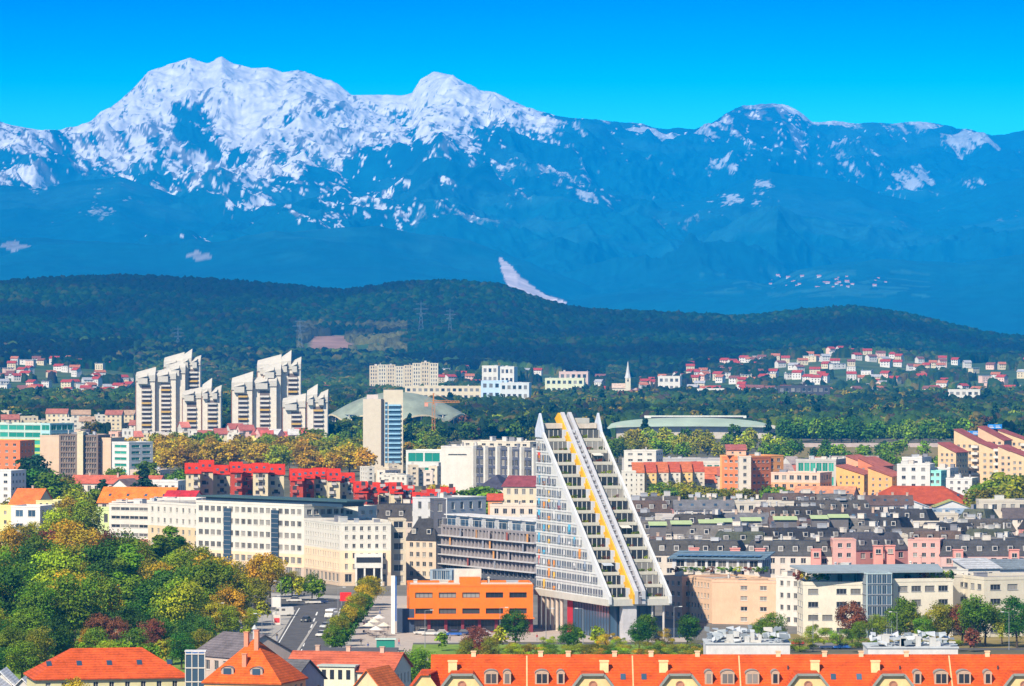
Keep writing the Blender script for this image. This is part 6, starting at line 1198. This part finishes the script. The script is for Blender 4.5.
# ------------------------------------------------------------ trees near the viewer
def T_(lst, zone, **k):
    for a in lst: tree(a[0], DG(a[1]) if a[1] > 400 and a[1] < 700 else a[1], a[2], a[3], a[4] if len(a) > 4 else 'round', zone, a[5] if len(a) > 5 else 1.0, z=0, **k)
pk = 'in the park'
T_([(8, 640, 20, 'dark'), (35, 652, 17, 'green'), (72, 650, 19, 'green', 'round', 1.1), (58, 630, 22, 'lime', 'round', 1.0), (96, 640, 17, 'green'), (110, 615, 21, 'dark'), (126, 628, 23, 'green', 'column', 1.3), (128, 600, 20, 'green'), (150, 640, 15, 'dark'), (168, 640, 19, 'dark', 'round', 1.1),
    (185, 632, 17, 'green'), (208, 628, 20, 'gold', 'round', 1.0), (222, 615, 16, 'gold'), (196, 605, 18, 'olive'), (160, 605, 22, 'green', 'column', 1.4), (168, 600, 24, 'green', 'column', 1.3), (178, 600, 20, 'dark', 'column', 1.4), (146, 612, 15, 'olive'), (215, 640, 10, 'olive'), (130, 650, 12, 'dark'), (118, 655, 9, 'rust'), (150, 656, 9, 'rust'), (165, 655, 9, 'dark'), (190, 650, 10, 'dark'), (205, 652, 9, 'dark'),
    (82, 610, 20, 'olive'), (20, 612, 20, 'dark'), (40, 600, 20, 'green'), (-15, 640, 18, 'dark'), (5, 600, 17, 'lime'), (100, 655, 10, 'rust'), (60, 658, 8, 'green'), (88, 660, 8, 'gold'), (245, 606, 9, 'olive'), (238, 625, 11, 'olive'), (228, 640, 9, 'lime'), (-40, 620, 19, 'green')], pk)
T_([(72, 588, 21, 'gold', 'round', 1.1), (92, 585, 17, 'gold'), (8, 582, 18, 'gold'), (-12, 575, 18, 'lime'), (30, 580, 15, 'rust'), (46, 575, 15, 'rust'), (106, 585, 17, 'rust'), (100, 590, 15, 'rust'), (143, 580, 12, 'rust'), (118, 578, 13, 'olive'), (55, 560, 18, 'lime'), (35, 560, 14, 'olive'), (135, 575, 12, 'green'), (15, 560, 12, 'green'), (80, 555, 20, 'lime'), (66, 548, 19, 'gold'), (-25, 560, 16, 'gold')], 'at the back of the park')
T_([(262, 607, 16, 'gold', 'round', 1.0), (270, 598, 13, 'gold'), (255, 615, 11, 'olive'), (285, 600, 7, 'green'), (300, 600, 7, 'olive'), (312, 600, 8, 'green'), (318, 602, 7, 'green'), (250, 635, 7, 'lime'), (246, 650, 6, 'lime'), (263, 622, 6, 'olive'), (292, 596, 8, 'olive'), (240, 600, 12, 'olive')], 'before the white office')
rows = [(333+i*4.6, 653-i*6.0, 7.2+(.8 if i % 2 else 0), ['green', 'olive', 'green', 'gold'][i % 4]) for i in range(9)]
T_(rows, 'lining the plaza'); T_([(338+i*5.0, 656-i*7.0, 5.2, 'dark') for i in range(7)], 'in the second plaza row'); T_([(372, 606, 9, 'gold'), (366, 609, 9, 'olive')], 'at the top of the plaza')
T_([(515, 650, 10, 'dark', 'round', .95), (441, 651, 5, 'green'), (568, 652, 7.2, 'dark', 'round', 1.1), (545, 652, 4.5, 'lime', 'bush'), (648, 649, 9, 'green', 'round', 1.0), (639, 651, 8, 'dark'), (687, 648, 8.2, 'dark', 'round', 1.1), (598, 650, 6, 'lime'), (618, 652, 4, 'lime', 'bush'), (607, 651, 5, 'gold', 'bush'), (665, 649, 5, 'gold', 'bush'), (578, 650, 6, 'green'), (500, 650, 6, 'olive')], 'before the terraced tower')
T_([(x, 660+(i*5) % 3, 3.5+(i*7 % 5)*.4, ['green', 'lime', 'olive', 'gold', 'green'][i % 5], 'bush', 1.5) for i, x in enumerate(range(505, 705, 11))], 'in the hedge above the orange roof')
T_([(478, 664, 9, 'rust', 'round', 1.2), (468, 668, 7, 'olive'), (490, 666, 7, 'olive'), (407, 1010, 10, 'green', 'round', 1.0), (416, 1000, 11.5, 'green'), (398, 1020, 8, 'green'), (300, 985, 11, 'lime', 'column', 1.4), (319, 1010, 9, 'dark', 'column', 1.3), (309, 1000, 7, 'olive'), (290, 960, 9.5, 'green'), (385, 1060, 6, 'olive'), (430, 670, 4, 'lime', 'bush')], 'behind the foreground roofs')
T_([(22, 1050, 9.8, 'green', 'round', 1.3), (5, 1060, 8, 'dark', 'round', 1.1), (76, 905, 12.0, 'gold', 'round', .8), (104, 900, 10.2, 'olive', 'round', .8), (292, 905, 9.6, 'green'), (160, 900, 9.5, 'green', 'round', .6)], 'near the lower left roofs')
T_([(775, 648, 9, 'green'), (762, 645, 7, 'green'), (818, 647, 6.5, 'lime', 'bush', .9), (829, 648, 5, 'lime', 'bush'), (840, 649, 6, 'green', 'bush'), (852, 646, 11, 'rust'), (858, 648, 7, 'green'), (876, 644, 8, 'lime'), (900, 646, 13, 'green', 'round', .9), (912, 646, 9, 'olive'), (935, 647, 11, 'olive', 'round', 1.0), (948, 646, 11, 'olive'), (962, 646, 11, 'rust'), (974, 648, 14, 'green', 'round', .8), (985, 647, 12, 'green'), (1002, 644, 8, 'lime'), (1017, 648, 13, 'dark', 'round', .9), (972, 652, 6, 'rust'), (1030, 645, 12, 'green'), (925, 648, 8, 'green'), (950, 652, 4, 'olive', 'bush', 2), (800, 652, 4, 'lime', 'bush', 1.8), (868, 652, 3.5, 'green', 'bush', 2)], 'before the cream offices')

r5 = random.Random(31)
T_([(20+i*9.5, 664+r5.uniform(-3, 6), r5.uniform(5, 9), r5.choice(['dark', 'green', 'olive', 'green', 'lime']), 'round', 1.1) for i in range(20)], 'behind the hipped roof')
T_([(r5.uniform(-20, 235), r5.uniform(606, 648), r5.uniform(12, 19), r5.choice(['lime', 'green', 'olive', 'gold', 'green', 'lime']), 'round', .95) for i in range(22)], 'among the park trees')

T_([(r5.uniform(-30, 70), r5.uniform(650, 676), r5.uniform(8, 14), r5.choice(['dark', 'green', 'olive', 'green', 'lime']), 'round', 1.0) for i in range(14)], 'at the lower left lawn')
# ------------------------------------------------------------ people on the plaza and pavements
def person_meshes():
    out = []
    for pose in range(2):
        s_ = .22 if pose else .08; J = [(0, 0, .95, .14), (-.09, 0, .88, .10), (-.10, -s_*.6, .48, .07), (-.11, -s_, .06, .05), (-.11, -s_-.14, .03, .045), (.09, 0, .88, .10), (.10, s_*.6, .48, .07), (.11, s_, .06, .05), (.11, s_-.14, .03, .045),
             (0, 0, 1.2, .15), (0, 0, 1.42, .15), (-.20, 0, 1.40, .065), (-.25, s_*.5, 1.12, .05), (-.24, s_*.4-.08, .86, .04), (.20, 0, 1.40, .065), (.25, -s_*.5, 1.12, .05), (.24, -s_*.4-.08, .86, .04), (0, 0, 1.53, .06), (0, -.01, 1.66, .105), (0, -.01, 1.76, .07)]
        E = [(0, 1), (1, 2), (2, 3), (3, 4), (0, 5), (5, 6), (6, 7), (7, 8), (0, 9), (9, 10), (10, 11), (11, 12), (12, 13), (10, 14), (14, 15), (15, 16), (10, 17), (17, 18), (18, 19)]
        me = bpy.data.meshes.new('person'); me.from_pydata([j[:3] for j in J], E, []); o = bpy.data.objects.new('person', me); COL.objects.link(o)
        md = o.modifiers.new('skin', 'SKIN'); sv = me.skin_vertices[0].data if me.skin_vertices else None
        if sv is None: bpy.context.view_layer.objects.active = o; sv = me.skin_vertices[0].data
        for i, j in enumerate(J): sv[i].radius = (j[3], j[3]*.8); sv[i].use_root = i == 0
        o.modifiers.new('sub', 'SUBSURF').levels = 1
        dg = bpy.context.evaluated_depsgraph_get(); m = bpy.data.meshes.new_from_object(o.evaluated_get(dg)); bpy.data.objects.remove(o); out.append(m)
    return out
try: PM = person_meshes()
except Exception as ex: print('person', ex); PM = []
skin = M((.42, .26, .18)); hair = M((.05, .03, .02)); CL = {'red': (.45, .04, .04), 'white': (.7, .7, .7), 'blue': (.05, .12, .35), 'black': (.03, .03, .03), 'yellow': (.6, .45, .05), 'grey': (.25, .25, .26)}
def person(px, y, top, leg, pose, where):
    if not PM: return
    x, d = G(px, y); m = PM[pose].copy(); m.materials.clear()
    for c in (CL[top], CL[leg], None): m.materials.append(M(c) if c else skin)
    for p in m.polygons: z = p.center.z; p.material_index = 2 if z > 1.48 or (abs(p.center.x) > .2 and z < 1.0) else (0 if z > .95 else 1)
    o = link('person', m, None, (x, d, .034), random.uniform(0, 6.28)); tag(o, 'person in %s top and %s trousers %s' % (top, leg, where), 'person')
    b = MB(); b.tube((0, .01, 1.70), (0, .01, 1.80), .11, .07, 8); b.build('hair', hair, o)
for a in ((364, 628, 'red', 'black', 1, 'walking left of the parasols'), (371, 624, 'white', 'blue', 1, 'walking behind the parasols'), (388, 630, 'blue', 'black', 0, 'standing right of the parasols'), (386, 645, 'yellow', 'blue', 1, 'walking toward the glass pavilion'), (361, 646, 'black', 'grey', 1, 'walking on the near left of the plaza'), (392, 618, 'white', 'black', 0, 'standing by the sign pylon'), (380, 614, 'grey', 'blue', 1, 'crossing the upper plaza'),
          (368, 650, 'blue', 'grey', 1, 'walking beside the shed roof'), (399, 646, 'red', 'blue', 1, 'on the pavement before the orange block'), (277, 640, 'black', 'blue', 1, 'on the pavement left of the road'), (270, 648, 'white', 'grey', 0, 'waiting near the bottom left pavement'), (537, 641, 'red', 'grey', 1, 'walking by the tower columns'), (596, 640, 'blue', 'black', 1, 'passing the tower lobby'), (611, 641, 'white', 'black', 0, 'standing before the tower pylon'), (450, 641, 'grey', 'black', 1, 'walking before the orange block'), (374, 603, 'black', 'black', 1, 'at the office entrance')): person(*a)
# ------------------------------------------------------------ trees of the middle distance
def belt(x0, x1, d0, d1, n, h, kinds, zone, wid=1.1, form='round'):
    r = random.Random(int(x0+d0)); pts = []
    for i in range(n):
        for _ in range(20):
            px = r.uniform(x0, x1); d = r.uniform(d0, d1)
            if all(abs(px-a)*d/F > h*.42 or abs(d-c) > h*.5 for a, c in pts): break
        pts.append((px, d)); tree(px, d, h*r.uniform(.8, 1.12), r.choice(kinds), form, zone, wid)
belt(122, 262, 2560, 2860, 34, 16, ['gold', 'gold', 'olive', 'gold'], 'in the belt under the grey towers')
belt(262, 366, 2500, 2880, 34, 17, ['gold', 'olive', 'olive', 'gold', 'lime'], 'in the belt before the arena')
belt(312, 366, 2800, 2950, 5, 19, ['green'], 'in the belt before the arena')
belt(402, 446, 2560, 3050, 12, 15, ['olive', 'green', 'lime', 'gold'], 'near the crane')
belt(640, 780, 2760, 3150, 36, 13.5, ['olive', 'lime', 'olive', 'green'], 'in the belt below the stadium')
belt(600, 660, 2700, 3000, 9, 15, ['olive', 'green'], 'right behind the terraced tower')
belt(770, 800, 2700, 3000, 6, 13, ['dark', 'green'], 'at the end of the stadium')
belt(782, 965, 3200, 3380, 52, 16.5, ['dark', 'green', 'dark'], 'in the dark row behind the pale wall')
belt(800, 940, 2480, 3050, 26, 11, ['dark', 'green', 'green', 'fir'], 'on the brown meadow')
belt(652, 745, 2010, 2080, 16, 12.5, ['olive', 'gold', 'green', 'olive'], 'before the striped orange block', 1.2)
belt(768, 800, 1930, 1960, 3, 14, ['green'], 'beside the salmon roof', 1.2)
belt(975, 1060, 1880, 2020, 15, 18, ['green', 'lime', 'olive', 'olive'], 'in the clump at the right edge', 1.25)
belt(466, 486, 1850, 1880, 3, 17, ['dark', 'green'], 'below the ribbed office', 1.5)
belt(425, 445, 1960, 2040, 3, 14, ['gold'], 'left of the ribbed office')
belt(28, 48, 2100, 2200, 4, 19, ['fir', 'dark'], 'left of the beige slab')
belt(46, 82, 2040, 2120, 5, 16, ['dark', 'green', 'olive'], 'under the beige slab', 1.2)
belt(-20, 10, 2200, 2300, 3, 14, ['green'], 'at the far left')
belt(98, 104, 1980, 1990, 1, 16, ['fir'], 'before the white gable', 1.6, 'cone'); belt(140, 148, 2000, 2010, 1, 19, ['fir'], 'right of the white gable', 1.5, 'cone')
belt(112, 160, 2200, 2290, 5, 15, ['lime', 'green'], 'beside the brown shops', 1.0)
belt(165, 186, 2150, 2230, 4, 14, ['dark', 'green'], 'left of the red row', 1.2)
belt(284, 330, 1850, 1885, 6, 12, ['green', 'olive'], 'before the red row', 1.0)
belt(380, 400, 1820, 1835, 2, 12, ['lime', 'green'], 'at the lower red houses')
belt(72, 98, 1860, 1940, 5, 14, ['green', 'lime', 'olive'], 'left of the orange roof')
belt(0, 60, 1880, 2060, 5, 11, ['green', 'olive'], 'behind the left orange roof')
belt(135, 225, 2900, 2960, 9, 15, ['olive', 'green', 'green'], 'at the foot of the left towers')
belt(478, 530, 5250, 5320, 8, 15, ['dark', 'green'], 'under the white slabs')
belt(366, 440, 5200, 5300, 8, 12, ['dark', 'green'], 'under the long slab')
def plaincol(X, Y, ID, px):
    n = fbm(X/230, Y/500, 3, 60)
    c = palette(ID, [(.024, .055, .008), (.012, .032, .010), (.055, .080, .008), (.09, .075, .012), (.045, .035, .02)], [34, 30, 16, 10, 8])
    return c*(.65+.9*smooth(.3, .7, n))[..., None]
CLR = [(400, 535, 4600, 4960), (365, 440, 5400, 5520), (540, 592, 5130, 5230), (555, 592, 5450, 5530), (602, 642, 4950, 5330), (655, 684, 5280, 5380), (690, 730, 5040, 5130), (774, 834, 4780, 4880), (945, 984, 4640, 4730), (478, 520, 5640, 5780), (325, 470, 3480, 3640), (604, 784, 3190, 3480)]
def plainmask(X, Y, px):
    m = np.ones_like(X, bool)
    for a, c, y0, y1 in CLR: m &= ~((px > a)&(px < c)&(Y > y0)&(Y < y1))
    vil = ((px < 134)|((px > 425)&(px < 606))|(px > 630))&(Y > 5150)&(Y < 6950)
    n = fbm(X/60, Y/160, 3, 71)
    m &= ~(vil&(n < .66)); m &= ~((px > 770)&(px < 960)&(Y < 3340)); m &= ~((px > 135)&(px < 335)&(Y < 3400))
    m &= ~((px < 136)&(Y < 4100)&(n < .52))
    return m
canopy('woods', 'mixed green and golden woods on the plain before the hills', -300, 1330, 3420, 6950, 1120, 600, 9.5, 10.5, plaincol, plainmask, seed=30, con=.22)

def woodland(name, label, p0, p1, d0, d1, n, leaves, cols, wts, h0, h1, seed):
    """leafy crowns scattered over the near part of the woods, one mass"""
    r = np.random.default_rng(seed); protos = [crown_arrays('round', 50+i, leaves) for i in range(4)]+[crown_arrays('cone', 60+i, leaves) for i in range(2)]
    V = []; Cc = []; px = r.uniform(p0, p1, n); d = np.sqrt(r.uniform(0, 1, n)*(d1**2-d0**2)+d0**2); X = (px-512)*d/F; Zg = hill_z(X, d); ok = plainmask(X, d, px)
    for i in range(n):
        if not ok[i]: continue
        k = r.integers(0, 4) if r.random() < .86 else r.integers(4, 6); P, N, S, C = protos[k]; h = r.uniform(h0, h1)*(1.15 if k > 3 else 1); a = r.uniform(0, 6.28); ca, sa = cos(a), sin(a)
        R_ = np.array([[ca, -sa, 0], [sa, ca, 0], [0, 0, 1]]); p = (P*np.array([1.25, 1.25, 1]))@R_.T*h+np.array([X[i], d[i], Zg[i]]); nn = N@R_.T
        t = np.cross(nn, r.normal(size=nn.shape)); t /= np.linalg.norm(t, axis=1)[:, None]; u = np.cross(nn, t); s_ = (S*h*.06)[:, None]
        V.append(np.stack([p-t*s_-u*s_*.6, p+t*s_-u*s_*.6, p+t*s_+u*s_*.6, p-t*s_+u*s_*.6], 1).reshape(-1, 3))
        q = np.array(cols)[np.searchsorted(np.cumsum(wts)/np.sum(wts), r.random()*.999)] if k < 4 else np.array([.012, .040, .016]); Cc.append(np.repeat(C*q*r.uniform(.7, 1.3), 4, 0))
    V = np.concatenate(V); me = poly_mesh(name, V, np.arange(len(V)).reshape(-1, 4), [attrmat('wood_leaves', nscale=.5, nvar=.2)], np.clip(np.concatenate(Cc), .003, 1))
    tag(link(name, me), label, 'wood', kind='stuff')
woodland('woodland', 'leafy green and golden crowns of the woods behind the city', -60, 1090, 3130, 5150, 2000, 190, [(.042, .095, .006), (.020, .055, .008), (.10, .14, .008), (.17, .14, .010), (.08, .04, .015)], [34, 30, 16, 12, 5], 9, 17, 77)

_keep = plainmask; plainmask = lambda X, Y, px: (px > 1066)|(px < -34)
woodland('roadside_woods', 'leafy trees beyond the sides of the view', -330, 1340, 1180, 3150, 3600, 150, [(.042, .095, .006), (.020, .055, .008), (.10, .14, .008), (.17, .14, .010), (.08, .04, .02)], [34, 30, 16, 12, 5], 9, 15, 78)
plainmask = _keep
label_trees()
